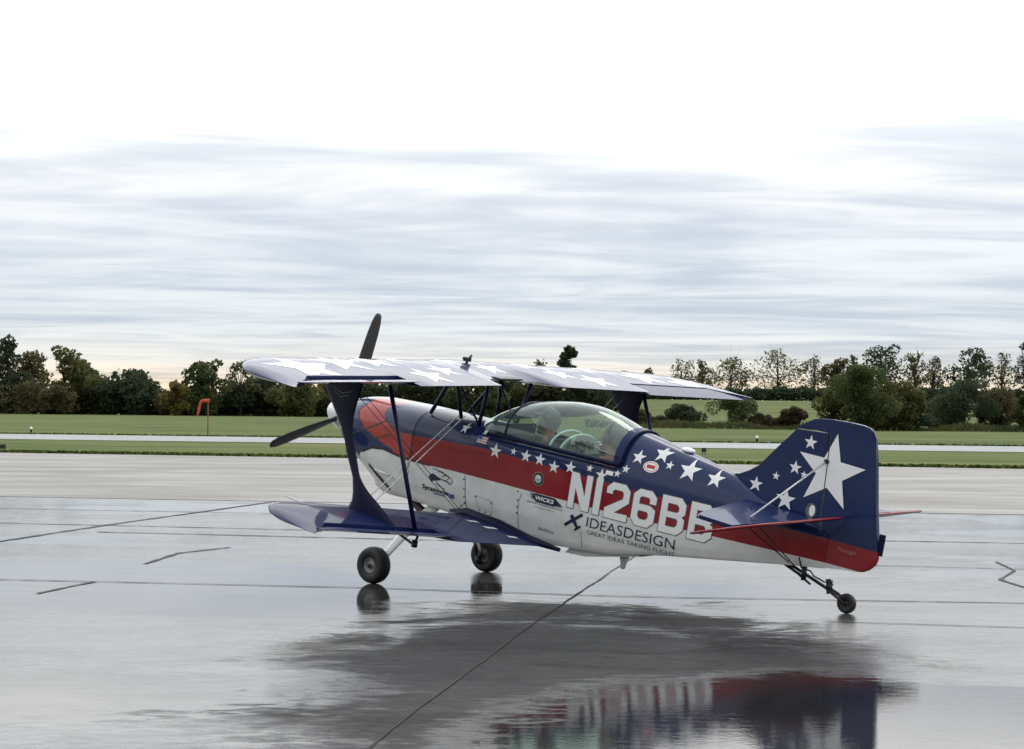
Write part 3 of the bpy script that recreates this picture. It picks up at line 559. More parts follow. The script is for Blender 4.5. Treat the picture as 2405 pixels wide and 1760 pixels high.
T_CR = [(-3.62, 1.06), (-2.35, .900), (-1.95, .879), (-1.3, .850), (-.5, .820), (.3, .82), (.6, .88), (.9, .97), (1.1, 1.06), (1.17, 1.12)]
T_EXP = [(-3.6, 2.0), (-1.89, 2.1), (-1.88, 5.0), (-.62, 5.0), (-.46, 2.5), (.3, 2.4), (1.0, 2.2), (1.17, 2.0)]
T_BW = [(-3.6, .85), (-1.9, .80), (-.5, .80), (.3, .74), (.6, .62), (.9, .6), (1.17, .6)]
NT, NS, NB = 14, 4, 8
def section(x):
    zt, zb, w, zs, zc_, ex, bw = (ip(x, t) for t in (T_TOP, T_BOT, T_W, T_SH, T_CR, T_EXP, T_BW)); P = []
    zc_ = max(zc_, zb + .01); zs = max(zs, zc_ + .01)
    for i in range(NT):
        a = math.pi / 2 * i / NT; P.append((w * math.sin(a) ** (2 / ex), zs + (zt - zs) * math.cos(a) ** (2 / ex)))
    for i in range(NS): t = i / NS; P.append((w * (1 - .012 * t), zs + (zc_ - zs) * t))
    for i in range(NB + 1):
        a = math.pi / 2 * i / NB; e2 = 3.2
        P.append((w * .988 * ((1 - bw) * 0 + 1) * (bw + (1 - bw) * (1 - i / NB)) if i < NB - 2 else w * bw * (NB - i) / 2.0 * .98, zc_ + (zb - zc_) * min(1.0, i / (NB - 2))))
    P[-1] = (0.0, zb - .004); P[0] = (0.0, zt); return P
def loft(name, X, mat, parent, skip=None, cap0=False, cap1=False):
    bm = bmesh.new(); R = []
    for x in X:
        P = section(x); left = [bm.verts.new((x, y, z)) for y, z in P]; right = [None] * len(P)
        for i, (y, z) in enumerate(P): right[i] = left[i] if i in (0, len(P) - 1) else bm.verts.new((x, -y, z))
        R.append(left + right[-2:0:-1])
    for a, b, x0, x1 in zip(R, R[1:], X, X[1:]):
        n_ = len(a)
        for i in range(n_):
            f = (a[i], a[(i + 1) % n_], b[(i + 1) % n_], b[i])
            if skip and skip(sum((v.co for v in f), Vector()) / 4): continue
            bm.faces.new(f)
    if cap0: bm.faces.new(R[0])
    if cap1: bm.faces.new(R[-1][::-1])
    bmesh.ops.remove_doubles(bm, verts=bm.verts[:], dist=1e-5)
    return bm
SEAM = .14
Xf = [-3.62, -3.5, -3.35, -3.2, -3.0, -2.8, -2.6, -2.4, -2.2, -2.05, -1.95, -1.89, -1.88, -1.75, -1.6, -1.4, -1.2, -1.0, -.8, -.62, -.54, -.46, -.38, -.3, -.15, 0, SEAM]
bm = loft('fuselage', Xf, M['livery'], plane, skip=lambda c: -1.879 < c.x < -.50 and c.z > 1.375 and abs(c.y) < .275, cap0=True)
bmesh.ops.recalc_face_normals(bm, faces=bm.faces[:]); BV_F = BVHTree.FromBMesh(bm); fus = bm_obj('fuselage', bm, M['livery'], plane, recalc=False, angle=math.radians(38))
Xc = [SEAM + .006, .25, .37, .5, .56, .6, .64, .7, .8, .88, .95, 1.02, 1.06, 1.10, 1.13, 1.15, 1.165, 1.17]
bm = loft('cowling', Xc, M['livery'], plane, cap1=True)
bmesh.ops.recalc_face_normals(bm, faces=bm.faces[:]); BV_C = BVHTree.FromBMesh(bm); cowl = bm_obj('cowling', bm, M['cowl_livery_lit'], plane, recalc=False, angle=math.radians(38))
def side_hit(x, z, off=.003):
    bv = BV_C if x > SEAM else BV_F
    h = bv.ray_cast(Vector((x, 1.5, z)), Vector((0, -1, 0)))
    if h[0] is None: return Vector((x, .30, z))
    n = h[1] if h[1].y > 0 else -h[1]; return h[0] + n * off

# ---- flat print projected on a surface
def tri_mesh(loops):
    """triangulated polygon with holes, loops of (u,v)"""
    pts = [p for lp in loops for p in lp]; tris = tessellate_polygon([[Vector((u, v, 0)) for u, v in lp] for lp in loops])
    return pts, [tuple(t) for t in tris]
def refine(pts, faces, maxlen):
    bm = bmesh.new(); vs_ = [bm.verts.new((u, v, 0)) for u, v in pts]
    for f in faces:
        try: bm.faces.new([vs_[i] for i in f])
        except ValueError: pass
    for _ in range(5):
        es = [e_ for e_ in bm.edges if e_.calc_length() > maxlen]
        if not es: break
        bmesh.ops.subdivide_edges(bm, edges=es, cuts=1); bmesh.ops.triangulate(bm, faces=bm.faces[:])
    bm.verts.index_update()
    r = [(v.co.x, v.co.y) for v in bm.verts], [tuple(v.index for v in f.verts) for f in bm.faces]; bm.free(); return r
def decal(name, loops, x0, z0, mat, parent, off=.003, maxlen=.05, hit=None, raw=None):
    """u runs towards the tail (reading direction on the left side), v up"""
    pts, fs = raw if raw else tri_mesh(loops); pts, fs = refine(pts, fs, maxlen)
    v = [(hit or side_hit)(x0 - u, z0 + w_, off) for u, w_ in pts]
    o = mesh_obj(name, v, fs, mat, parent, smooth=False)
    bm = bmesh.new(); bm.from_mesh(o.data); bmesh.ops.recalc_face_normals(bm, faces=bm.faces[:])
    if bm.faces and sum(f.normal.y * f.calc_area() for f in bm.faces) < 0 and not hit: bmesh.ops.reverse_faces(bm, faces=bm.faces[:])
    bm.to_mesh(o.data); bm.free(); return o
def star_pts(R, rot=0.0, r=.40): return [((R if i % 2 == 0 else R * r) * math.sin(rot + math.pi * i / 5), (R if i % 2 == 0 else R * r) * math.cos(rot + math.pi * i / 5)) for i in range(10)]
def circle(r, n=28, ry=None): return [(r * math.cos(2 * math.pi * i / n), (ry or r) * math.sin(2 * math.pi * i / n)) for i in range(n)]
def text_raw(s, size, bold=0.0, width=1.0, shear=0.0):
    cu = bpy.data.curves.new('t', 'FONT'); cu.body = s; cu.size = 1.0; cu.offset = bold; cu.shear = shear; cu.resolution_u = 4
    ob = bpy.data.objects.new('t', cu); COL.objects.link(ob); dg = bpy.context.evaluated_depsgraph_get()
    me = bpy.data.meshes.new_from_object(ob.evaluated_get(dg)); P = [(v.co.x, v.co.y) for v in me.vertices]; Fc = [tuple(p.vertices) for p in me.polygons]
    bpy.data.objects.remove(ob); bpy.data.curves.remove(cu); bpy.data.meshes.remove(me)
    xs_ = [p[0] for p in P]; cap = .70; k = size / cap; x0 = min(xs_); wd_ = max(xs_) - x0
    return [((p[0] - x0) * k * width, p[1] * k) for p in P], Fc, wd_ * k * width
def text_fit(s, length, height, **kw):
    P, Fc, wd_ = text_raw(s, height, **kw); q = length / wd_; return [(u * q, v) for u, v in P], Fc
# stars along the side and fin (x, z, radius)
STARS = [(-.349, 1.376, .045), (-.57, 1.389, .026), (-.742, 1.271, .062), (-.924, 1.306, .03), (-1.052, 1.297, .05), (-1.189, 1.299, .051), (-1.331, 1.271, .051), (-1.481, 1.3, .05), (-1.653, 1.331, .03), (-1.767, 1.3, .051), (-1.898, 1.343, .03), (-1.957, 1.392, .033), (-2.024, 1.498, .054), (-2.192, 1.558, .068), (-2.282, 1.49, .033), (-2.446, 1.487, .083), (-2.663, 1.469, .067)]
for x, z, r in STARS: decal('star', [star_pts(r * 1.06, -.03)], x, z, M['decal'], fus, .0035, .03)
# registration
H_, s0, ch = .283, .053, .045
def glyph(c, W):
    s, H, k = s0, H_, ch
    if c == 'N': return [[(0, 0), (0, H), (.068, H), (W - s, .40 * H), (W - s, H), (W, H), (W, 0), (W - .066, 0), (s, .58 * H), (s, 0)]]
    if c == '1': return [[(0, 0), (0, H), (W, H), (W, 0)]]
    if c == '2': return [[(0, 0), (W, 0), (W, s), (.088, s), (W, .52 * H), (W, H - k), (W - k, H), (k, H), (0, H - k), (0, H - .092), (s, H - .092), (s, H - s - .015), (s + .015, H - s), (W - s - .015, H - s), (W - s, H - s - .015), (W - s, .60 * H), (0, .26 * H)]]
    if c == '6': return [[(k, 0), (W - k, 0), (W, k), (W, .50 * H), (W - k, .60 * H), (s, .60 * H), (s, H - s - .015), (s + .015, H - s), (W - s - .015, H - s), (W - s, H - s - .015), (W - s, H - .098), (W, H - .098), (W, H - k), (W - k, H), (k, H), (0, H - k), (0, k)],
                         [(s, s + .02), (s, .42 * H), (W - s - .015, .42 * H), (W - s, .37 * H), (W - s, s + .02), (W - s - .02, s), (s + .02, s)]]
    if c == 'B': return [[(0, 0), (W - k, 0), (W, k), (W, .44 * H), (W - .025, .51 * H), (W, .58 * H), (W, H - k), (W - k, H), (0, H)],
                         [(s, s), (s, .43 * H), (W - s - .015, .43 * H), (W - s, .38 * H), (W - s, s + .02), (W - s - .02, s)], [(s, .59 * H), (s, H - s), (W - s - .02, H - s), (W - s, H - s - .02), (W - s, .64 * H), (W - s - .015, .59 * H)]]
def grow(lp, d):
    n_ = len(lp); A = sum(lp[i][0] * lp[(i + 1) % n_][1] - lp[(i + 1) % n_][0] * lp[i][1] for i in range(n_)); sg = 1 if A > 0 else -1; out = []
    for i in range(n_):
        p0, p1, p2 = (Vector(lp[j % n_]) for j in (i - 1, i, i + 1)); a = (p1 - p0).normalized(); b = (p2 - p1).normalized()
        na, nb = Vector((a.y, -a.x)) * sg, Vector((b.y, -b.x)) * sg; m_ = na + nb; m_ = m_ / max(m_.length_squared / 2, .35); out.append(tuple(p1 + m_ * d))
    return out
for c, xa, xb in (('N', -1.508, -1.703), ('1', -1.738, -1.797), ('2', -1.841, -2.040), ('6', -2.071, -2.263), ('B', -2.307, -2.507), ('B', -2.545, -2.738)):
    g_ = glyph(c, xa - xb)
    out = [grow(g_[0], .006)] + [grow(h, -.006) for h in g_[1:]]
    decal('letter_outline', out, xa, .992, M['grayink'], fus, .003, .035)
    decal('registration_letter', g_, xa, .992, M['decal'], fus, .0055, .035)
def side_text(s, xa, xb, z, h, mat, name='lettering', off=.0045, **kw): return decal(name, None, xa, z, mat, fus, off, .04, raw=text_fit(s, xa - xb, h, **kw))
side_text('IDEASDESIGN', -1.706, -2.462, .880, .080, M['ink'], bold=-.004)
side_text('GREAT IDEAS TAKING FLIGHT', -1.717, -2.463, .826, .033, M['grayink'])
# small aeroplane silhouette beside it
ca, sa = math.cos(math.radians(38)), math.sin(math.radians(38))
rot = lambda P: [(u * ca - v * sa, u * sa + v * ca) for u, v in P]
sil = rot([(-.092, -.012), (-.016, -.012), (-.012, -.062), (-.036, -.066), (-.036, -.080), (.036, -.080), (.036, -.066), (.012, -.062), (.016, -.012), (.092, -.012), (.096, 0), (.092, .012), (.018, .012), (.016, .036), (0, .046), (-.016, .036), (-.018, .012), (-.092, .012), (-.096, 0)])
decal('plane_emblem', [sil], -1.585, .906, M['ink'], fus, .0045)
# sponsor wing badge
bad = [(0, .054), (.066, .050), (.072, .056), (.260, .056), (.268, .050), (.345, .004), (.288, .010), (.340, -.006), (.275, -.002), (.262, -.010), (.085, -.010), (.070, .004), (.030, .010), (.062, .016), (.018, .024), (.058, .030), (.008, .038), (.058, .043)]
decal('badge_panel', [bad], -1.128, .974, M['ink'], fus, .0045)
side_text('WICKS', -1.205, -1.385, .983, .030, M['decal'], off=.007, bold=.03, shear=.15)
side_text('AIRCRAFT AND MOTORSPORTS', -1.126, -1.474, .946, .012, M['grayink'], bold=.012)
side_text('www.wicksaircraft.com', -1.205, -1.404, .920, .010, M['grayink'])
side_text('EAADus', -1.262, -1.412, .748, .026, M['grayink'])
side_text('Sycamores', -.032, -.330, .805, .036, M['ink'], bold=.03)
decal('badge_panel', [[(0, 0), (.052, 0), (.052, .033), (0, .033)]], -.336, .792, M['blueink'], fus, .0055)
decal('badge_panel', [[(0, 0), (.12, 0), (.12, .010), (0, .010)]], -.16, .786, M['blueink'], fus, .0055)
# helicopter drawing above it
hel = [(-.02, .03), (.02, .045), (.06, .035), (.115, .020), (.125, .006), (.09, -.004), (.05, -.010), (.02, -.022), (-.005, -.014), (-.02, -.004), (-.03, .012)]
decal('helicopter_drawing', [[(u * .8, v) for u, v in hel]], -.115, .905, M['ink'], fus, .0045)
for cx0, cz0, rx, ry, th_ in ((-.155, .962, .11, .030, .005), (-.205, .945, .10, .036, .0065), (-.265, .925, .085, .040, .006)):
    arc = [(rx * math.cos(t), ry * math.sin(t)) for t in np.linspace(1.9, -.9, 16)]; inn = [((rx - th_) * math.cos(t), (ry - th_) * math.sin(t)) for t in np.linspace(-.9, 1.9, 16)]
    decal('rotor_stroke', [arc + inn], cx0, cz0, M['ink'], fus, .0045)
decal('rotor_stroke', [[(0, 0), (.17, -.022), (.17, -.030), (0, -.010)]], -.155, .935, M['ink'], fus, .0045)
decal('rotor_stroke', [[(0, 0), (.11, -.03), (.11, -.036), (0, -.008)]], -.175, .878, M['ink'], fus, .0045)
# flag, round emblem, roundel, grab handle plate
decal('flag_field', [[(0, 0), (.104, 0), (.104, .056), (0, .056)]], -.535, 1.300, M['pinkink'], fus, .004)
for k in range(3): decal('flag_stripe', [[(0, k * .018 + .006), (.104, k * .018 + .006), (.104, k * .018 + .013), (0, k * .018 + .013)]], -.535, 1.300, M['decal'], fus, .0055)
decal('flag_canton', [[(0, .028), (.044, .028), (.044, .056), (0, .056)]], -.535, 1.300, M['blueink'], fus, .007)
for r, mt, of in ((.056, 'gold', .004), (.050, 'ink', .0055), (.034, 'palegreen', .007)): decal('round_emblem', [circle(r)], -1.205, 1.147, M[mt], fus, of)
decal('round_emblem', [[(-.022, .006), (.022, .006), (.018, .024), (-.018, .024)]], -1.205, 1.147, M['decal'], fus, .0085)
decal('roundel', [circle(.062, ry=.042)], -2.146, 1.449, M['decal'], fus, .004); decal('roundel', [circle(.054, ry=.034) , circle(.050, ry=.030)], -2.146, 1.449, M['redink'], fus, .0055)
decal('roundel', [[(-.034, -.012), (.034, -.012), (.034, .014), (-.034, .014)]], -2.146, 1.449, M['redink'], fus, .0055)
decal('step_plate', [[(0, 0), (.066, 0), (.066, .030), (0, .030)]], -1.800, 1.318, M['decal'], fus, .0065)
# panel seams and fasteners
def seam(pts, w_=.0045, parent=None, mat='seam', name='panel_seam', off=.003):
    for (x0, z0), (x1, z1) in zip(pts, pts[1:]):
        d = Vector((x1 - x0, z1 - z0)); n = Vector((-d.y, d.x)).normalized() * w_ / 2; k = max(1, int(d.length / .03)); vs_ = []
        for i in range(k + 1):
            p = Vector((x0, z0)) + d * (i / k); vs_ += [side_hit(p.x + n.x, p.y + n.y, off), side_hit(p.x - n.x, p.y - n.y, off)]
        mesh_obj(name, vs_, [(2 * i, 2 * i + 1, 2 * i + 3, 2 * i + 2) for i in range(k)], M[mat], parent or fus, smooth=False)
seam([(-.470, 1.01), (-.525, .73)], .005); seam([(-1.07, 1.0), (-1.05, .93), (-1.068, .70)], .004); seam([(-1.66, .83), (-1.672, .71)], .004)
seam([(-.61, .875), (-.79, .862), (-.80, .775), (-.635, .787), (-.61, .875)], .0022)
seam([(-.52, .79), (-.47, .765), (-.44, .73)], .0035)
for x, z in ((-.464, .976), (-.479, .901), (-.493, .836), (-.503, .789), (-.462, .752), (-.612, .865), (-.782, .850), (-.66, .765), (-.72, .760), (-.775, .752), (-1.03, 1.005), (-1.04, .935), (-1.045, .88), (-1.05, .835)):
    decal('fastener', [circle(.0075, 8)], x, z, M['seam'], fus, .0045)
seam([(-.55, 1.335), (-1.2, 1.345), (-1.86, 1.36)], .006); seam([(-.56, 1.36), (-1.85, 1.385)], .005)
seam([(.888, 1.067), (.703, 1.154), (.471, 1.273)], .010, cowl); seam([(.471, 1.273), (.142, 1.240)], .008, cowl); seam([(.60, 1.085), (.42, 1.16)], .008, cowl)
seam([(.80, 1.385), (.846, 1.29), (.81, 1.225), (.722, 1.155), (.535, 1.088), (.43, 1.055)], .008, cowl)
seam([(.71, .955), (.60, 1.012), (.46, 1.030), (.28, 1.010), (.16, 1.003)], .018, cowl, 'black', 'cowl_gap', .004); seam([(.13, 1.003), (-.08, 1.006)], .014, fus, 'black', 'cowl_gap', .004)
seam([(.145 + .012, 1.43), (.145 + .012, 1.0), (.145 + .012, .70)], .006, cowl)
seam([(.62, .86), (.36, .70)], .030, cowl, 'black', 'air_slot', .004)
# cooling-air lip and exhaust stacks under the cowl
bm = bmesh.new()
for s in (-1, 1): add_tube(bm, [(.28, s * .16, .70), (.20, s * .17, .63), (.10, s * .18, .585), (.03, s * .18, .565)], [.034, .034, .034, .036], seg=14, cap=False)
bm_obj('exhaust_stack', bm, M['exhaust'], plane)
tube_obj('breather_pipe', [(.16, .12, .68), (.15, .13, .575)], .010, M['alu'], plane)
bm = bmesh.new(); add_prism(bm, [(-1.50, .672), (-1.45, .600), (-1.65, .615), (-2.16, .745), (-2.10, .765)], -.17, .17); bm_obj('belly_fairing', bm, M['white'], plane, smooth=False)
bm = bmesh.new(); add_lathe(bm, [(.55, .010), (.56, .022), (.60, .026), (.66, .045)], 12, 'z', (-1.90, 0, .02), cap=True); bm_obj('drain_mast', bm, M['white'], plane)
# cockpit tub
bm = bmesh.new(); add_box(bm, (-1.19, 0, 1.06), (1.36, .54, .60)); bm.faces.ensure_lookup_table()
top = max(bm.faces, key=lambda f: f.calc_center_median().z); bmesh.ops.delete(bm, geom=[top], context='FACES_ONLY'); bm_obj('cockpit_tub', bm, M['cockpit'], plane, smooth=False)

# ---- spinner, propeller
bm = bmesh.new(); add_lathe(bm, [(1.175, .158), (1.20, .162), (1.26, .158), (1.33, .142), (1.40, .108), (1.45, .070), (1.485, .034), (1.497, .004)], 40, 'x', (0, 0, 1.171), cap=True)
bm_obj('spinner', bm, M['white'], plane)
for ang in (347, 107, 227):
    bm = bmesh.new(); a = math.radians(ang); rings = []
    for r, ch_, th_, tw in ((.10, .07, .045, 48), (.20, .085, .036, 44), (.35, .115, .026, 35), (.55, .118, .018, 26), (.75, .112, .013, 20), (.86, .095, .010, 17), (.92, .068, .008, 15), (.94, .030, .005, 15)):
        t = math.radians(tw); ring = []
        for k in range(10):
            q = 2 * math.pi * k / 10; u, v = ch_ * .5 * math.cos(q), th_ * .5 * math.sin(q)
            ax, tn = u * math.sin(t) + v * math.cos(t), u * math.cos(t) - v * math.sin(t)
            y_ = r * math.sin(a) + tn * math.cos(a); z_ = r * math.cos(a) - tn * math.sin(a); ring.append(bm.verts.new((1.26 + ax, y_, 1.171 + z_)))
        rings.append(ring)
    for r0, r1 in zip(rings, rings[1:]):
        for k in range(10): bm.faces.new((r0[k], r0[(k + 1) % 10], r1[(k + 1) % 10], r1[k]))
    bm.faces.new(rings[0]); bm.faces.new(rings[-1]); bm_obj('propeller_blade', bm, M['blade'], plane)

# ---- wings
NA = 16
CH = [(.5 - .5 * math.cos(math.pi * (i / NA) ** .9)) for i in range(NA + 1)]
def thick(c): return 5 * .115 * (.2969 * math.sqrt(c) - .126 * c - .3516 * c * c + .2843 * c ** 3 - .1036 * c ** 4)
def wing_ring(xle, chord, z, a, b, tscale=1.0, slope=.014, nose=1.0):
    """closed section between chord fractions a..b"""
    up, lo = [], []
    for i in range(NA + 1):
        c = a + (b - a) * CH[i]; t = thick(max(0, min(1, c))) * chord * tscale * (nose + (1 - nose) * min(1, (c - a) / max(1e-6, b - a) * 1.6)); x = xle - c * chord; zz = z + slope * (1 - c) * chord
        up.append((x, zz + t + .0012)); lo.append((x, zz - t - .0012))
    return up + lo[::-1]
def wing_loft(bm, stations, cap0=True, cap1=True):
    R = [[bm.verts.new((x, y, z)) for x, z in ring] for y, ring in stations]
    for a, b in zip(R, R[1:]):
        n_ = len(a)
        for i in range(n_):
            bm.faces.new((a[i], b[i], b[(i + 1) % n_], a[(i + 1) % n_]))
    if cap0: bm.faces.new(R[0])
    if cap1: bm.faces.new(R[-1][::-1])
UTIP = [(0, .257), (2.4, -.014), (2.5, -.040), (2.6, -.090), (2.7, -.17), (2.8, -.275), (2.88, -.39), (2.94, -.53), (2.98, -.70), (3.005, -.90), (3.012, -1.00)]
def u_le(y): return ip(abs(y), UTIP)
def u_te(y): return -.690 - .113 * abs(y)
HZ = .745
def u_end(y, side):
    a = abs(y)
    if a <= 2.62: return HZ
    return HZ + (1 - HZ) * min(1, (a - 2.62) / .36)
def u_station(y, e_, a=0.0):
    xl, xt = u_le(y), u_te(y); full = (.257 - .113 * abs(y)) - xt; cst = a if a else max(0.0, 0); ch_ = xl - xt; return ch_
def useg(y, b=1.0):
    if b < .95 and abs(y) < .4: return (y, wing_ring(u_le(y), u_le(y) - (u_te(y) + (1 - b) * .947), 1.806 + .014 * (1 - b) * .947, 0, 1.0, .947 / (u_le(y) - (u_te(y) + (1 - b) * .947))))
    xl, xt = u_le(y), u_te(y); ch_ = xl - xt; full = .947
    ts = min(1.0, (ch_ / full)) ** .25 if ch_ < full else 1.0
    bb = b if b >= 1 else max(.02, (xl - (xt + (1 - b) * full)) / ch_)
    return (y, wing_ring(xl, ch_, 1.806, 0, bb, ts * (1 if abs(y) < 2.9 else max(.15, 1 - (abs(y) - 2.9) / .13))))
YS = [0, .12, .24, .35]
st = []
for sg in (-1, 1):
    ys_ = [(3.012, 1), (3.0, 1), (2.985, 1)]
    half = [(y, 1) for y in (3.012, 3.005, 2.99)] + [(2.975, .99), (2.94, .955), (2.88, .91), (2.80, .873), (2.72, .825), (2.62, HZ), (2.5, HZ), (2.3, HZ), (2.1, HZ), (1.9, HZ), (1.7, HZ), (1.535, HZ), (1.53, 1), (1.3, 1), (1.1, 1), (.9, 1), (.7, 1), (.5, 1), (.405, .999), (.36, .90), (.33, .82), (.15, .80), (0, .80)]
    H2 = [useg(sg * y, b) for y, b in half]
    st += (H2 if sg == -1 else H2[::-1][1:])
bm = bmesh.new(); wing_loft(bm, st); bmesh.ops.recalc_face_normals(bm, faces=bm.faces[:]); BV_U = BVHTree.FromBMesh(bm)
uw = bm_obj('upper_wing', bm, M['bluetop'], plane, recalc=False, angle=math.radians(35))
def rot_hinge(ring, hx, hz, ang):
    c, s = math.cos(ang), math.sin(ang); return [(hx + (x - hx) * c - (z - hz) * s, hz + (x - hx) * s + (z - hz) * c) for x, z in ring]
AIL = {}
def gap_shade(y0, y1, xf, zf):
    v = []
    for y in np.linspace(y0, y1, 8): x, z = xf(y), zf(y); v += [(x + .03, y, z + .004), (x - .055, y, z - .012)]
    mesh_obj('hinge_gap_shade', v, [(2 * i, 2 * i + 1, 2 * i + 3, 2 * i + 2) for i in range(7)], M['black'], plane, smooth=False)  # black sheet standing in for the shadow inside the aileron hinge gap
for sg in (1, -1): gap_shade(sg * 1.54, sg * 2.62, lambda y: u_te(y) + .947 * (1 - HZ), lambda y: 1.812); gap_shade(sg * 1.44, sg * 2.62, lambda y: -1.36 + .95 * (1 - HZ), lambda y: .733 + (abs(y) - 1.43) * .0897 + .006)
def aileron(sg, stations, ang, mat, bvkey):
    bm = bmesh.new(); wing_loft(bm, stations); bmesh.ops.recalc_face_normals(bm, faces=bm.faces[:]); AIL[bvkey] = BVHTree.FromBMesh(bm)
    return bm_obj('aileron', bm, mat, plane, recalc=False, angle=math.radians(35))
for sg, ang in ((1, -math.radians(10)), (-1, math.radians(8))):
    S = []
    for y, a in [(1.545, .785), (1.9, .785), (2.3, .785), (2.60, .785), (2.68, .83), (2.76, .87), (2.84, .905), (2.90, .935), (2.95, .968)]:
        xt = u_te(y); xl = xt + .947; hx = xl - .80 * .947; hz = 1.806 + .014 * .2 * .947
        S.append((sg * y, rot_hinge(wing_ring(xl, .947, 1.806, a, 1.0, nose=.35 if sg > 0 else .95), hx, hz, ang)))
    aileron(sg, S if sg > 0 else S[::-1], ang, M['bluetop'], ('u', sg))
def wing_hit(bvs, z0=2.6):
    def f(x, y, off):
        for bv in bvs:
            h = bv.ray_cast(Vector((x, y, z0)), Vector((0, 0, -1)))
            if h[0] is not None and h[1].z * (1 if h[1].z > 0 else -1) > .2: n = h[1] if h[1].z > 0 else -h[1]; return h[0] + n * off
        return None
    return f
WS = [(-.50, 2.40, .37), (-.27, 1.83, .30), (-.17, 1.36, .24), (-.57, 1.11, .21), (-.38, .74, .18), (-.03, .30, .17), (-.01, .98, .16), (.0, 1.62, .15), (-.20, -.07, .17), (-.06, -.68, .17), (-.36, -.82, .19), (-.56, -1.13, .21), (-.12, -1.5, .22), (-.42, -2.0, .27), (-.62, -2.5, .27), (.05, -1.08, .13)]
wh = wing_hit([BV_U])
for x, y, r in WS:
    pts, fs = tri_mesh([star_pts(r, .06, .42)]); pts, fs = refine(pts, fs, .035); vs_, keep = [], {}
    for i, (u, v) in enumerate(pts):
        h = wh(x + v, y + u, .0012)
        if h is not None and (h.z > 1.80): keep[i] = len(vs_); vs_.append(h)
    fs = [tuple(keep[j] for j in f) for f in fs if all(j in keep for j in f)]
    if fs: mesh_obj('star', vs_, fs, M['decal'], uw, smooth=True)
# small fittings on the upper wing
bm = bmesh.new(); add_box(bm, (-.02, .02, 1.90), (.05, .05, .035)); add_tube(bm, [(-.02, .02, 1.85), (-.02, .02, 1.9)], .012, seg=8); add_tube(bm, [(-.05, .03, 1.905), (.0, .06, 1.905)], .008, seg=6); add_tube(bm, [(-.02, .0, 1.91), (-.02, -.03, 1.935)], .010, seg=6); bm_obj('camera_mount', bm, M['black'], plane, smooth=False)
bm = bmesh.new(); add_box(bm, (-.47, .02, 1.822), (.11, .30, .012)); bm_obj('centre_section_slot', bm, M['black'], plane, smooth=False)

LTIP = [(.33, -.41), (2.25, -.41), (2.4, -.435), (2.55, -.50), (2.66, -.59), (2.76, -.72), (2.84, -.88), (2.90, -1.06), (2.94, -1.24), (2.955, -1.345)]
def l_z(y): return .733 + (abs(y) - 1.43) * .0897
def lseg(y, b=1.0):
    xl, xt = ip(abs(y), LTIP), -1.36; ch_ = xl - xt; full = .95; ts = 1.0 if ch_ >= full - .001 else (ch_ / full) ** .25
    bb = b if b >= 1 else max(.02, (xl - (xt + (1 - b) * full)) / ch_)
    return (y, wing_ring(xl, ch_, l_z(y), 0, bb, ts * (1 if abs(y) < 2.84 else max(.15, 1 - (abs(y) - 2.84) / .13))))
LB = []
for sg in (1, -1):
    half = [(2.955, 1), (2.945, 1)] + [(2.93, .99), (2.88, .945), (2.80, .885), (2.72, .835), (2.62, HZ), (2.4, HZ), (2.2, HZ), (2.0, HZ), (1.8, HZ), (1.6, HZ), (1.437, HZ), (1.43, 1), (1.2, 1), (1.0, 1), (.8, 1), (.6, 1), (.42, 1), (.27, 1)]
    bm = bmesh.new(); wing_loft(bm, [lseg(sg * y, b) for y, b in half]); bmesh.ops.recalc_face_normals(bm, faces=bm.faces[:]); LB.append(BVHTree.FromBMesh(bm))
    bm_obj('lower_wing', bm, M['blue'], plane, recalc=False, angle=math.radians(35))
    S = []
    for y, a in [(1.445, .785), (1.8, .785), (2.2, .785), (2.60, .785), (2.68, .83), (2.76, .875), (2.84, .92), (2.90, .962)]:
        xl = -.41; hx = xl - .80 * .95; hz = l_z(y) + .014 * .2 * .95
        S.append((sg * y, rot_hinge(wing_ring(xl, .95, l_z(y), a, 1.0, nose=.35), hx, hz, -math.radians(10) * sg)))
    aileron(sg, S, 0, M['blue'], ('l', sg))
for x0, y0, dx_, dy_ in ((-.86, .56, .05, .11), (-1.02, .52, .05, .13), (-1.22, .50, .04, .10)):
    h = [wing_hit([LB[0]], 1.1)(x0 + a * dx_, y0 + b * dy_, .003) for a, b in ((0, 0), (1, 0), (1.3, 1), (.3, 1))]
    if all(p is not None for p in h): mesh_obj('wing_walk_mark', h, [(0, 1, 2, 3)], M['decal'], plane, smooth=False)
# root fairings
for sg in (1, -1):
    bm = bmesh.new(); add_tube(bm, [(-.36, sg * .345, .69), (-.55, sg * .36, .715), (-.9, sg * .365, .70), (-1.2, sg * .35, .655), (-1.50, sg * .32, .64)], [.012, .040, .042, .036, .016], seg=12); bm_obj('wing_root_fairing', bm, M['navy'], plane)
# pitot
tube_obj('pitot_tube', [(-.42, 2.02, .80), (-.28, 2.02, .80), (-.12, 2.02, .81)], [.010, .009, .007], M['wire'], plane)
for sg in (1, -1):
    bm = bmesh.new(); yv = sg * 1.60; z_ = l_z(1.6)
    add_tube(bm, [(-1.12, yv, z_ - .02), (-1.10, yv, z_ - .10), (-.92, yv, z_ - .05)], .011, seg=6); add_box(bm, (-1.10, yv, z_ - .09), (.035, .03, .05)); bm_obj('aileron_bracket', bm, M['black'], plane)
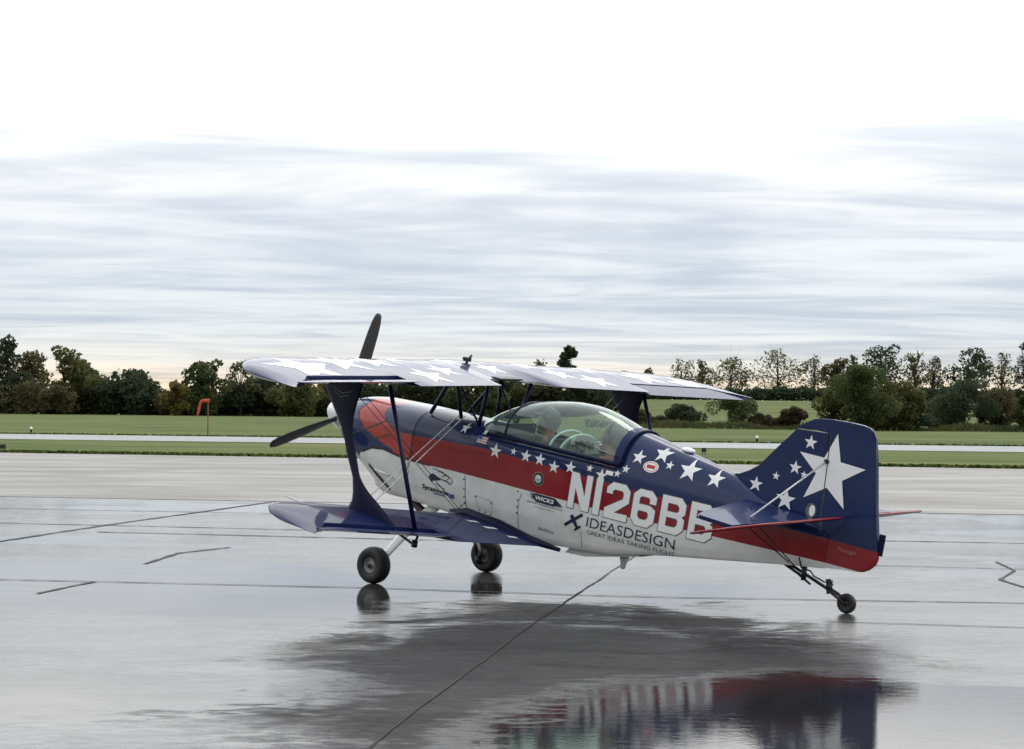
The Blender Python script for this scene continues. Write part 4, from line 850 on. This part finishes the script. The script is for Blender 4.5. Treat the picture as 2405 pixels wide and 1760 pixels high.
# ---- struts and wires
IS_F = [(-.19, 1.79), (-.21, 1.68), (-.29, 1.583), (-.37, 1.49), (-.429, 1.416), (-.49, 1.32), (-.524, 1.241), (-.58, 1.15), (-.626, 1.068), (-.652, .96), (-.655, .90), (-.62, .82), (-.60, .77)]
IS_R = [(-1.15, .77), (-1.124, .809), (-1.02, .872), (-.907, .940), (-.82, .985), (-.744, 1.035), (-.695, 1.09), (-.665, 1.16), (-.625, 1.25), (-.585, 1.33), (-.555, 1.42), (-.548, 1.50), (-.559, 1.604), (-.582, 1.70), (-.60, 1.79)]
for sg in (1, -1):
    bm = bmesh.new(); F_ = IS_F; R_ = IS_R[::-1]; n_ = 15; rows = []
    Fz = lambda t: (np.interp(t, np.linspace(0, 1, len(F_)), [p[0] for p in F_]), np.interp(t, np.linspace(0, 1, len(F_)), [p[1] for p in F_]))
    Rz = lambda t: (np.interp(t, np.linspace(0, 1, len(R_)), [p[0] for p in R_]), np.interp(t, np.linspace(0, 1, len(R_)), [p[1] for p in R_]))
    for i in range(25):
        f_, r_ = Fz(i / 24), Rz(i / 24); row = []
        for k in range(12):
            a = 2 * math.pi * k / 12; u = .5 + .5 * math.cos(a); row.append(bm.verts.new((f_[0] * u + r_[0] * (1 - u), sg * 1.865 + .014 * math.sin(a), f_[1] * u + r_[1] * (1 - u))))
        rows.append(row)
    for a, b in zip(rows, rows[1:]):
        for k in range(12): bm.faces.new((a[k], a[(k + 1) % 12], b[(k + 1) % 12], b[k]))
    o = bm_obj('interplane_strut', bm, M['navy'], plane)
    if sg == 1:
        for du, dz, wv in ((0, 0, .10), (.005, -.03, .08)):
            v = [(-.41 + du + wv * t, 1.8805, 1.655 + dz + .022 * abs(t) * 1.4 + .008 * q) for t in np.linspace(-1, 1, 9) for q in (0, 1)]
            mesh_obj('strut_emblem', v, [(2 * i, 2 * i + 1, 2 * i + 3, 2 * i + 2) for i in range(8)], M['grayink'], o, smooth=False)
    tube_obj('aileron_strut', [(-.690, sg * 1.68, 1.775), (-1.155, sg * 1.68, .775)], .017, M['navy'], plane, seg=10)
    # cabane N struts
    for a, b in (((.095, .245, 1.415), (-.125, .30, 1.765)), ((-.235, .235, 1.435), (-.165, .30, 1.765)), ((-.436, .245, 1.415), (-.507, .28, 1.79))):
        tube_obj('cabane_strut', [(a[0], sg * a[1], a[2]), (b[0], sg * b[1], b[2])], .019, M['navy'], plane, seg=10, flat=.55, flatdir=(0, 1, 0))
    tube_obj('cabane_brace', [(-.43, sg * .245, 1.43), (-.15, sg * .27, 1.765)], .009, M['navy'], plane, seg=8)
    for dx_ in (0, -.055):
        tube_obj('landing_wire', [(-.215 + dx_, sg * .235, 1.465), (-.67 + dx_ * 1.6, sg * 1.85, .815)], .0045, M['wire'], plane, seg=6)
        tube_obj('flying_wire', [(-.36 + dx_ * 2, sg * 1.85, 1.77), (-.44 + dx_, sg * .35, .70)], .0028 if sg > 0 else .0036, M['steel'] if sg > 0 else M['wire'], plane, seg=6)  # same metal both sides; dark left and bright right colours imitate the light
tube_obj('javelin_spacer', [(-.30, 1.27, 1.04), (-.52, 1.27, 1.02)], .007, M['wire'], plane, seg=6)

# ---- canopy
CT = [(-.40, 1.452), (-.47, 1.500), (-.514, 1.523), (-.594, 1.582), (-.716, 1.646), (-.799, 1.682), (-.9, 1.712), (-1.009, 1.738), (-1.219, 1.772), (-1.389, 1.778), (-1.5, 1.768), (-1.606, 1.748), (-1.7, 1.724), (-1.782, 1.70), (-1.895, 1.676)]
CSILL = [(-.40, 1.448), (-.60, 1.392), (-.9, 1.392), (-1.9, 1.40)]; CW = [(-.40, .10), (-.48, .24), (-.60, .315), (-.8, .335), (-1.0, .34), (-1.4, .325), (-1.9, .288)]
def can_ring(x, n_=20, grow_=0.0, ex=2.25):
    zt, zs, w_ = ip(x, CT) + grow_, ip(x, CSILL), ip(x, CW) + grow_; P = []
    for i in range(n_ + 1):
        a = math.pi * i / n_; s, c = math.cos(a), math.sin(a); P.append((x, w_ * math.copysign(abs(s) ** (2 / ex), s), zs + (zt - zs) * c ** (2 / ex)))
    return P
def shell(name, X, mat, parent=None, n_=20, **k):
    R = [can_ring(x, n_, **k) for x in X]; v = [p for r in R for p in r]; m_ = n_ + 1
    return mesh_obj(name, v, [(i * m_ + j, i * m_ + j + 1, (i + 1) * m_ + j + 1, (i + 1) * m_ + j) for i in range(len(X) - 1) for j in range(n_)], mat, parent)
shell('canopy', list(np.linspace(-.80, -1.89, 26)), M['glass'], plane, 28)
shell('windscreen', list(np.linspace(-.405, -.785, 10)), M['glass'], plane, 28)
def bow(name, x, r, mat, x2=None, flat=1):
    P = can_ring(x, 28, .004)
    if x2 is not None: P = [(x + (x2 - x) * ((p[2] - 1.39) / .3), p[1], p[2]) for p in P]
    return tube_obj(name, P, r, mat, plane, seg=8)
bow('windscreen_bow', -.792, .009, M['navy']); 
v = []
for x, g_ in ((-1.845, .006), (-1.89, .008), (-1.905, .008)): v += can_ring(x, 28, g_)
mesh_obj('canopy_rear_frame', v, [(i * 29 + j, i * 29 + j + 1, (i + 1) * 29 + j + 1, (i + 1) * 29 + j) for i in range(2) for j in range(28)], M['blue'], plane)
bow('canopy_seal', -1.912, .010, M['navy'])
for sg in (1, -1):
    bm = bmesh.new(); add_tube(bm, [(x, sg * (ip(x, CW) + .004), ip(x, CSILL) + .012) for x in np.linspace(-.62, -1.89, 14)], .020, seg=8); bm_obj('canopy_sill', bm, M['navy'], plane)
tube_obj('windscreen_highlight', [(-.41, 0.0, 1.462), (-.50, 0, 1.520), (-.60, 0, 1.592), (-.70, 0, 1.644), (-.78, 0, 1.680)], .010, M['paper'], plane)  # white tube painting the highlight along the top of the windscreen
v = [p for x in (-.80, -.86, -.95) for p in can_ring(x, 28, -.004)]
# coaming hoop and rear instrument panel
bm = bmesh.new(); hoop = [(-1.30, .27 * math.cos(a), 1.365 + .155 * math.sin(a)) for a in np.linspace(0, math.pi, 21)]; add_tube(bm, hoop, .010, seg=8); add_tube(bm, [(-1.19, p[1] * .97, p[2] + .012) for p in hoop], .010, seg=8)
bm_obj('coaming_hoop', bm, M['rimcyan'], plane)
bm = bmesh.new(); add_prism(bm, [(p[1], p[2]) for p in hoop][::-1] + [], -.004, .004); 
for vtx in bm.verts: vtx.co = Vector((-1.31 + vtx.co.y, vtx.co.x, vtx.co.z))
ipn = bm_obj('instrument_panel', bm, M['panel'], plane, smooth=False)
for yy, zz, rr in ((.17, 1.435, .028), (.10, 1.44, .034), (.02, 1.445, .036), (-.06, 1.44, .034), (-.13, 1.43, .03), (.205, 1.395, .02), (.06, 1.385, .022), (-.02, 1.385, .022)):
    bm = bmesh.new(); add_lathe(bm, [(-1.316, rr), (-1.326, rr), (-1.326, rr * .86), (-1.320, rr * .86)], 18, 'x', (0, yy, zz), cap=True); bm_obj('gauge', bm, M['dial'], ipn)
bm = bmesh.new(); add_box(bm, (-1.322, .135, 1.475), (.006, .05, .055)); bm_obj('placard', bm, M['paper'], ipn, smooth=False)
bm = bmesh.new(); add_box(bm, (-.66, 0, 1.41), (.02, .44, .14)); bmesh.ops.bevel(bm, geom=bm.edges[:], offset=.006, segments=1); fp = bm_obj('front_panel', bm, M['cockpit'], plane, smooth=False)
for xx in (-1.14, -1.83):
    bm = bmesh.new(); add_box(bm, (xx, 0, 1.23), (.06, .40, .44)); bmesh.ops.bevel(bm, geom=bm.edges[:], offset=.025, segments=2); bm_obj('seat_back', bm, M['cockpit'], plane)

# ---- tail
FIN = [(-2.62, 1.50), (-2.80, 1.532), (-2.88, 1.575), (-2.95, 1.64), (-3.077, 1.805), (-3.205, 1.970), (-3.478, 1.990), (-3.495, 1.785), (-3.515, 1.50), (-3.52, 1.38), (-3.55, 1.05), (-3.4, 1.05)]
def foil_plate(poly, t, name, mat, parent, bev=.010):
    bm = bmesh.new(); add_prism(bm, poly, -t, t); bmesh.ops.bevel(bm, geom=[e_ for e_ in bm.edges if abs(e_.verts[0].co.y - e_.verts[1].co.y) < 1e-6], offset=min(bev, t * .9), segments=2, affect='EDGES')
    return bm_obj(name, bm, mat, parent, angle=math.radians(30))
fin = foil_plate(FIN, .022, 'fin', M['livery'], plane)
RUD = [(-3.212, 1.978), (-3.24, 2.005), (-3.281, 2.040), (-3.33, 2.066), (-3.379, 2.082), (-3.483, 2.093), (-3.619, 2.100), (-3.72, 2.100), (-3.775, 2.092), (-3.815, 2.068), (-3.839, 2.025), (-3.86, 1.93), (-3.884, 1.825), (-3.945, 1.529), (-4.016, 1.236), (-4.022, 1.19), (-4.010, 1.145), (-3.975, 1.103), (-3.93, 1.075), (-3.867, 1.060), (-3.80, 1.056), (-3.62, 1.030), (-3.572, 1.030), (-3.535, 1.38), (-3.528, 1.50), (-3.508, 1.785), (-3.491, 2.000), (-3.35, 1.992)]
rud = foil_plate(RUD, .020, 'rudder', M['livery'], plane)
def fin_hit(x, z, off): return Vector((x, .022 + off, z))
for x, z, r in ((-2.955, 1.498, .057), (-3.108, 1.593, .032), (-3.252, 1.688, .051), (-3.331, 1.653, .028), (-3.34, 1.895, .053), (-3.221, 1.441, .081)):
    inb = x > -3.0 or z < 1.5
    if z < 1.50: decal('star', [star_pts(r * 1.06, -.03)], x, z, M['decal'], fus, .004, .03, hit=lambda a, b, of: Vector((a, max(.022, side_hit(a, b, 0).y if b < ip(a, T_TOP) else 0) + of, b)))
    else: decal('star', [star_pts(r * 1.06, -.03)], x, z, M['decal'], fin, .002, .05, hit=fin_hit)
bs = star_pts(.285, .03, .40)
decal('star', [bs], -3.535, 1.716, M['decal'], rud, .003, .08, hit=fin_hit)
seam_v = [(-3.486, .0262, 1.99), (-3.494, .0262, 1.99), (-3.516, .0262, 1.50), (-3.524, .0262, 1.50), (-3.522, .0262, 1.38), (-3.53, .0262, 1.38)]
mesh_obj('hinge_line', seam_v, [(0, 1, 3, 2), (2, 3, 5, 4)], M['seam'], rud, smooth=False)
for sg in (1,):
    v = [fin_hit(-3.449 - u, 1.412 + w_, .003) for u, w_ in circle(.024, 20, .042)]; mesh_obj('tail_window', v, [tuple(range(20))], M['decal'], fin, smooth=False)
    v = [fin_hit(-3.440 - u, 1.410 + w_, .002) for u, w_ in circle(.044, 20, .056)]; mesh_obj('tail_window_surround', v, [tuple(range(20))], M['grayink'], fin, smooth=False)
P_, F2 = text_fit('Pumngel', .15, .028, shear=.2); mesh_obj('lettering', [fin_hit(-3.705 - u, 1.180 + w_ , .001) for u, w_ in P_], F2, M['pinkink'], rud, smooth=False)
bm = bmesh.new(); add_box(bm, (-4.022, 0, 1.295), (.045, .012, .155)); bm_obj('trim_tab', bm, M['navy'], rud, smooth=False)
def ztail(x): return 1.372
def plate_h(outline, z_fn, t, name, mat, parent):
    bm = bmesh.new(); a = [bm.verts.new((x, y, z_fn(x, y) + t)) for x, y in outline]; b = [bm.verts.new((x, y, z_fn(x, y) - t)) for x, y in outline]; n_ = len(a)
    bm.faces.new(a); bm.faces.new(b[::-1])
    for i in range(n_): bm.faces.new((a[i], b[i], b[(i + 1) % n_], a[(i + 1) % n_]))
    bmesh.ops.recalc_face_normals(bm, faces=bm.faces[:])
    rim = [e_ for e_ in bm.edges if abs(e_.verts[0].co.z - e_.verts[1].co.z) < 1e-3 or (e_.verts[0].co.xy - e_.verts[1].co.xy).length > 1e-4]
    bmesh.ops.bevel(bm, geom=rim, offset=t * .8, segments=2, affect='EDGES'); return bm_obj(name, bm, mat, parent, angle=math.radians(30))
def sz(x, y): return 1.366 - .03 * (-(x) - 3.0)
for sg in (1, -1):
    stb = [(-2.93, .08), (-3.02, .5), (-3.12, .95), (-3.175, 1.13), (-3.205, 1.175), (-3.24, 1.19), (-3.50, 1.19), (-3.51, .06)]
    o = plate_h([(x, sg * y) for x, y in stb], lambda x, y: sz(x, y), .014, 'horizontal_stabilizer', M['blue'], plane)
    h0 = -3.51; up = math.radians(19.5); hzz = sz(h0, 0)
    elv = [(-3.215, 1.205), (-3.215, 1.245), (-3.28, 1.275), (-3.42, 1.29), (-3.56, 1.285), (-3.70, 1.24), (-3.757, 1.13), (-3.765, .8), (-3.765, .30), (-3.74, .10), (-3.52, .05), (-3.52, 1.205)]
    plate_h([(x, sg * y) for x, y in elv], lambda x, y: hzz + (h0 - x) * math.tan(up), .011, 'elevator', M['red'] if False else M['blue'], plane)
    ee = [(-3.28, 1.276), (-3.42, 1.291), (-3.56, 1.286), (-3.70, 1.241), (-3.759, 1.13), (-3.767, .8), (-3.767, .30), (-3.742, .10)]
    tube_obj('elevator_edge', [(-3.216, sg * 1.245, hzz - .294 * math.tan(up))] + [(x, sg * y, hzz + (h0 - x) * math.tan(up)) for x, y in ee], .0085, M['red'], plane, seg=6)
    tube_obj('tail_wire', [(-3.492, sg * .025, 1.787), (-3.40, sg * .80, 1.385)], .0065, M['wire'], plane, seg=8)
    tube_obj('tail_wire', [(-3.06, sg * .62, 1.378), (-3.36, sg * .05, 1.0)], .0045, M['steel'], plane, seg=6)
    tube_obj('tail_wire', [(-3.42, sg * .80, 1.37), (-3.40, sg * .05, .99)], .0050, M['steel'], plane, seg=6)
    bm = bmesh.new(); add_ball(bm, (-3.495, sg * .03, 1.788), (.022, .012, .018), 10, 6); bm_obj('wire_fitting', bm, M['steel'], plane)
# antenna dome on the turtledeck
bm = bmesh.new(); add_ball(bm, (-2.31, 0, 1.612), (.058, .045, .022), 18, 10); bm_obj('antenna_dome', bm, M['decal'], plane)

# ---- landing gear
def wheel(name, gx, gy, gz, r, w_, axis_y, rimr, rimmat=None):
    """tyre and rim as sub-parts; axle along body y"""
    root = empty(name, (0, 0, 0), plane); bm = bmesh.new(); h = w_ / 2
    prof = [(-h * .75, rimr), (-h * .98, rimr * 1.12), (-h, r * .80), (-h * .9, r * .90), (-h * .62, r * .97), (-h * .3, r), (h * .3, r), (h * .62, r * .97), (h * .9, r * .90), (h, r * .80), (h * .98, rimr * 1.12), (h * .75, rimr)]
    add_lathe(bm, prof, 40, 'y', (gx, gy, gz)); bm_obj('tyre', bm, M['rubber'], root)
    bm = bmesh.new(); add_lathe(bm, [(-h * .80, .004), (-h * .80, rimr * .35), (-h * .55, rimr * .5), (-h * .55, rimr * .85), (-h * .85, rimr * .92), (-h * .8, rimr * 1.05), (h * .8, rimr * 1.05), (h * .85, rimr * .92), (h * .55, rimr * .85), (h * .55, rimr * .5), (h * .80, rimr * .35), (h * .80, .004)], 32, 'y', (gx, gy, gz)); bm_obj('rim', bm, rimmat or M['greymetal'], root)
    bm = bmesh.new(); add_lathe(bm, [(-h * .98, .004), (-h * .98, rimr * .30), (h * .98, rimr * .30), (h * .98, .004)], 16, 'y', (gx, gy, gz)); bm_obj('hub_cap', bm, M['black'], root)
    return root
RW = .152
for sg in (1, -1):
    cx0, cz0 = RW * S_, RW * C_          # straight above the contact point in body axes
    wheel('main_wheel', cx0, sg * .7368, cz0, RW, .125, None, .062)
    tube_obj('landing_gear_leg', [(-.10, sg * .22, .66), (-.04, sg * .40, .50), (.02, sg * .60, .25), (.028, sg * .655, .155)], [.060, .055, .042, .032], M['white'] if sg > 0 else M['alu'], plane, seg=12, flat=.35, flatdir=(0, .8, .6))
    tube_obj('axle', [(cx0, sg * .63, cz0), (cx0, sg * .74, cz0)], .018, M['steel'], plane)
    bm = bmesh.new(); add_box(bm, (.055, sg * .655, .10), (.055, .03, .06)); add_tube(bm, [(.05, sg * .65, .12), (.13, sg * .64, .26), (.06, sg * .62, .27)], .007, seg=6); bm_obj('brake_caliper', bm, M['steel'], plane)
# tail wheel: leaf spring, fork, bell-crank arms, rubber wheel
tx, tz = -3.856 + .072 * S_, .750 + .072 * C_
tw = wheel('tail_wheel', tx, 0, tz, .072, .052, None, .030, M['black'])
def twpart(name, pts, r, mat=M['black'], **k): return tube_obj(name, pts, r, mat, tw, **k)
twpart('leaf_spring', [(-3.30, 0, .985), (-3.40, 0, .965), (-3.52, 0, .930), (-3.62, 0, .90), (-3.70, 0, .875)], [.020, .022, .024, .024, .020], flat=.45, flatdir=(0, 0, 1), seg=10)
twpart('leaf_spring', [(-3.30, 0, .970), (-3.42, 0, .932), (-3.53, 0, .880)], [.018, .020, .014], flat=.5, flatdir=(0, 0, 1), seg=10)
for sg in (1, -1): twpart('fork_arm', [(-3.68, sg * .012, .885), (-3.75, sg * .032, .862), (tx, sg * .034, tz)], [.016, .012, .009])
twpart('swivel_head', [(-3.665, 0, .955), (-3.70, 0, .855)], [.020, .026])
twpart('steering_horn', [(-3.67, -.06, .935), (-3.69, .0, .945), (-3.74, .07, .935)], .008)
twpart('steering_link', [(-3.43, .05, 1.06), (-3.46, .05, .99), (-3.54, .05, .985), (-3.57, .045, .955), (-3.67, .05, .935)], .006, M['steel'])
twpart('spring_clamp', [(-3.46, 0, 1.00), (-3.47, 0, .895)], .020)

# ------------------------------------------------------------------ people in the cockpit
M['skin'] = simple('skin', (.42, .23, .17), .55); M['shirt_dark'] = simple('dark_shirt', (.03, .035, .045), .8); M['shirt_red'] = simple('red_and_white_shirt', (.40, .10, .10), .8)
M['hair'] = simple('grey_hair', (.17, .17, .16), .75, noise=.3, nscale=60); M['cap'] = simple('grey_cap', (.10, .10, .095), .8); M['cup'] = simple('headset_cup', (.08, .11, .09), .4)
def person(x0, zhead, label, shirt, topmat, capish, grp='people in the cockpit'):
    """seated figure; body frame of the aircraft, x0 = head centre"""
    root = tag(empty('person'), label, 'person', grp); root.matrix_world = plane.matrix_world @ Matrix.Translation((x0, 0, zhead)) @ Matrix.Scale(.95, 4)
    def remeshed(name, build, mat, vox):
        bm = bmesh.new(); build(bm); me = bpy.data.meshes.new(name); bm.to_mesh(me); bm.free(); ob = bpy.data.objects.new(name, me); COL.objects.link(ob)
        md = ob.modifiers.new('r', 'REMESH'); md.mode = 'VOXEL'; md.voxel_size = vox; sm = ob.modifiers.new('s', 'SMOOTH'); sm.iterations = 4
        dg = bpy.context.evaluated_depsgraph_get(); m2 = bpy.data.meshes.new_from_object(ob.evaluated_get(dg)); m2.name = name
        bpy.data.objects.remove(ob); bpy.data.meshes.remove(me); m2.materials.clear(); m2.materials.append(mat); m2.polygons.foreach_set('use_smooth', [True] * len(m2.polygons))
        return lk(bpy.data.objects.new(name, m2), root)
    def flesh(bm):
        add_ball(bm, (0, 0, .015), (.098, .076, .108), 20, 14); add_ball(bm, (.035, 0, -.05), (.062, .056, .065), 14, 10); add_ball(bm, (.072, 0, -.085), (.022, .026, .018), 10, 8)
        add_tube(bm, [(.092, 0, .012), (.116, 0, -.026), (.088, 0, -.036)], [.010, .014, .010], seg=8); add_tube(bm, [(.08, -.025, -.055), (.092, 0, -.056), (.08, .025, -.055)], .009, seg=8)
        for sg in (1, -1): add_ball(bm, (-.005, sg * .078, -.005), (.020, .010, .030), 10, 8); add_ball(bm, (.080, sg * .032, .028), (.016, .018, .010), 8, 6)
        add_tube(bm, [(-.015, 0, -.05), (-.03, 0, -.20)], [.052, .060], seg=14)
        add_ball(bm, (-.04, 0, -.40), (.105, .165, .24), 18, 12); add_ball(bm, (-.02, 0, -.60), (.11, .15, .10), 14, 10)
        for sg in (1, -1):
            add_tube(bm, [(-.03, sg * .14, -.215), (-.03, sg * .19, -.26)], [.062, .058], seg=12)
            add_tube(bm, [(-.03, sg * .19, -.26), (.0, sg * .215, -.42), (.02, sg * .20, -.50)], [.056, .046, .042], seg=12)
            add_tube(bm, [(.02, sg * .20, -.50), (.13, sg * .15, -.50), (.24, sg * .09, -.48)], [.042, .037, .026], seg=12)
            add_ball(bm, (.275, sg * .075, -.475), (.042, .020, .036), 10, 8)
            for k in range(4): add_tube(bm, [(.30, sg * .072, -.455 - .016 * k), (.335, sg * .058, -.455 - .016 * k), (.335 - .005 * k, sg * .030, -.458 - .016 * k)], [.009, .0085, .007], seg=6)
            add_tube(bm, [(.26, sg * .062, -.450), (.285, sg * .040, -.438), (.31, sg * .025, -.44)], [.011, .009, .008], seg=6)
            add_tube(bm, [(-.02, sg * .08, -.62), (.20, sg * .13, -.60), (.36, sg * .13, -.58)], [.085, .072, .058], seg=12); add_tube(bm, [(.36, sg * .13, -.58), (.56, sg * .12, -.66)], [.056, .045], seg=12)
    remeshed('body', flesh, M['skin'], .0085)
    def cloth(bm):
        add_ball(bm, (-.04, 0, -.40), (.118, .178, .245), 18, 12); add_ball(bm, (-.02, 0, -.60), (.12, .16, .10), 14, 10); add_tube(bm, [(-.026, 0, -.155), (-.032, 0, -.22)], [.066, .085], seg=14)
        for sg in (1, -1):
            add_tube(bm, [(-.03, sg * .10, -.205), (-.03, sg * .195, -.26), (.0, sg * .215, -.42)], [.072, .070, .060], seg=12)
    remeshed('shirt', cloth, M[shirt], .011)
    def hair(bm):
        add_ball(bm, (-.014, 0, .030), (.100, .084, .104), 20, 14)
        if not capish: add_ball(bm, (-.045, 0, -.02), (.070, .076, .075), 14, 10)
    h = remeshed('cap' if capish else 'hair', hair, M[topmat], .010)
    bm = bmesh.new(); bm.from_mesh(h.data); bmesh.ops.bisect_plane(bm, geom=bm.verts[:] + bm.edges[:] + bm.faces[:], plane_co=(.03, 0, .03), plane_no=(.75, 0, -.66), clear_outer=True); bm.to_mesh(h.data); bm.free()
    if capish: 
        bm = bmesh.new(); add_ball(bm, (.10, 0, .058), (.062, .064, .009), 16, 8); bm_obj('cap_peak', bm, M[topmat], h)
    hs = empty('headset', (0, 0, 0), root); bm = bmesh.new()
    add_tube(bm, [(-.004, .092 * math.cos(a), .012 + .118 * math.sin(a)) for a in np.linspace(.05, math.pi - .05, 15)], .010, seg=8, flat=1.6, flatdir=(1, 0, 0)); bm_obj('headband', bm, M['black'], hs)
    for sg in (1, -1):
        bm = bmesh.new(); add_ball(bm, (-.002, sg * .096, -.008), (.036, .024, .046), 16, 10); bm_obj('ear_cup', bm, M['cup'], hs)
    tube_obj('microphone_boom', [(.01, .105, -.03), (.07, .10, -.065), (.115, .04, -.062)], .005, M['black'], hs, seg=6)
    return root
person(-.955, 1.548, 'person in the front seat wearing a grey cap and headset', 'shirt_dark', 'cap', True)
person(-1.600, 1.560, 'person in the rear seat with grey hair and a headset', 'shirt_red', 'hair', False)
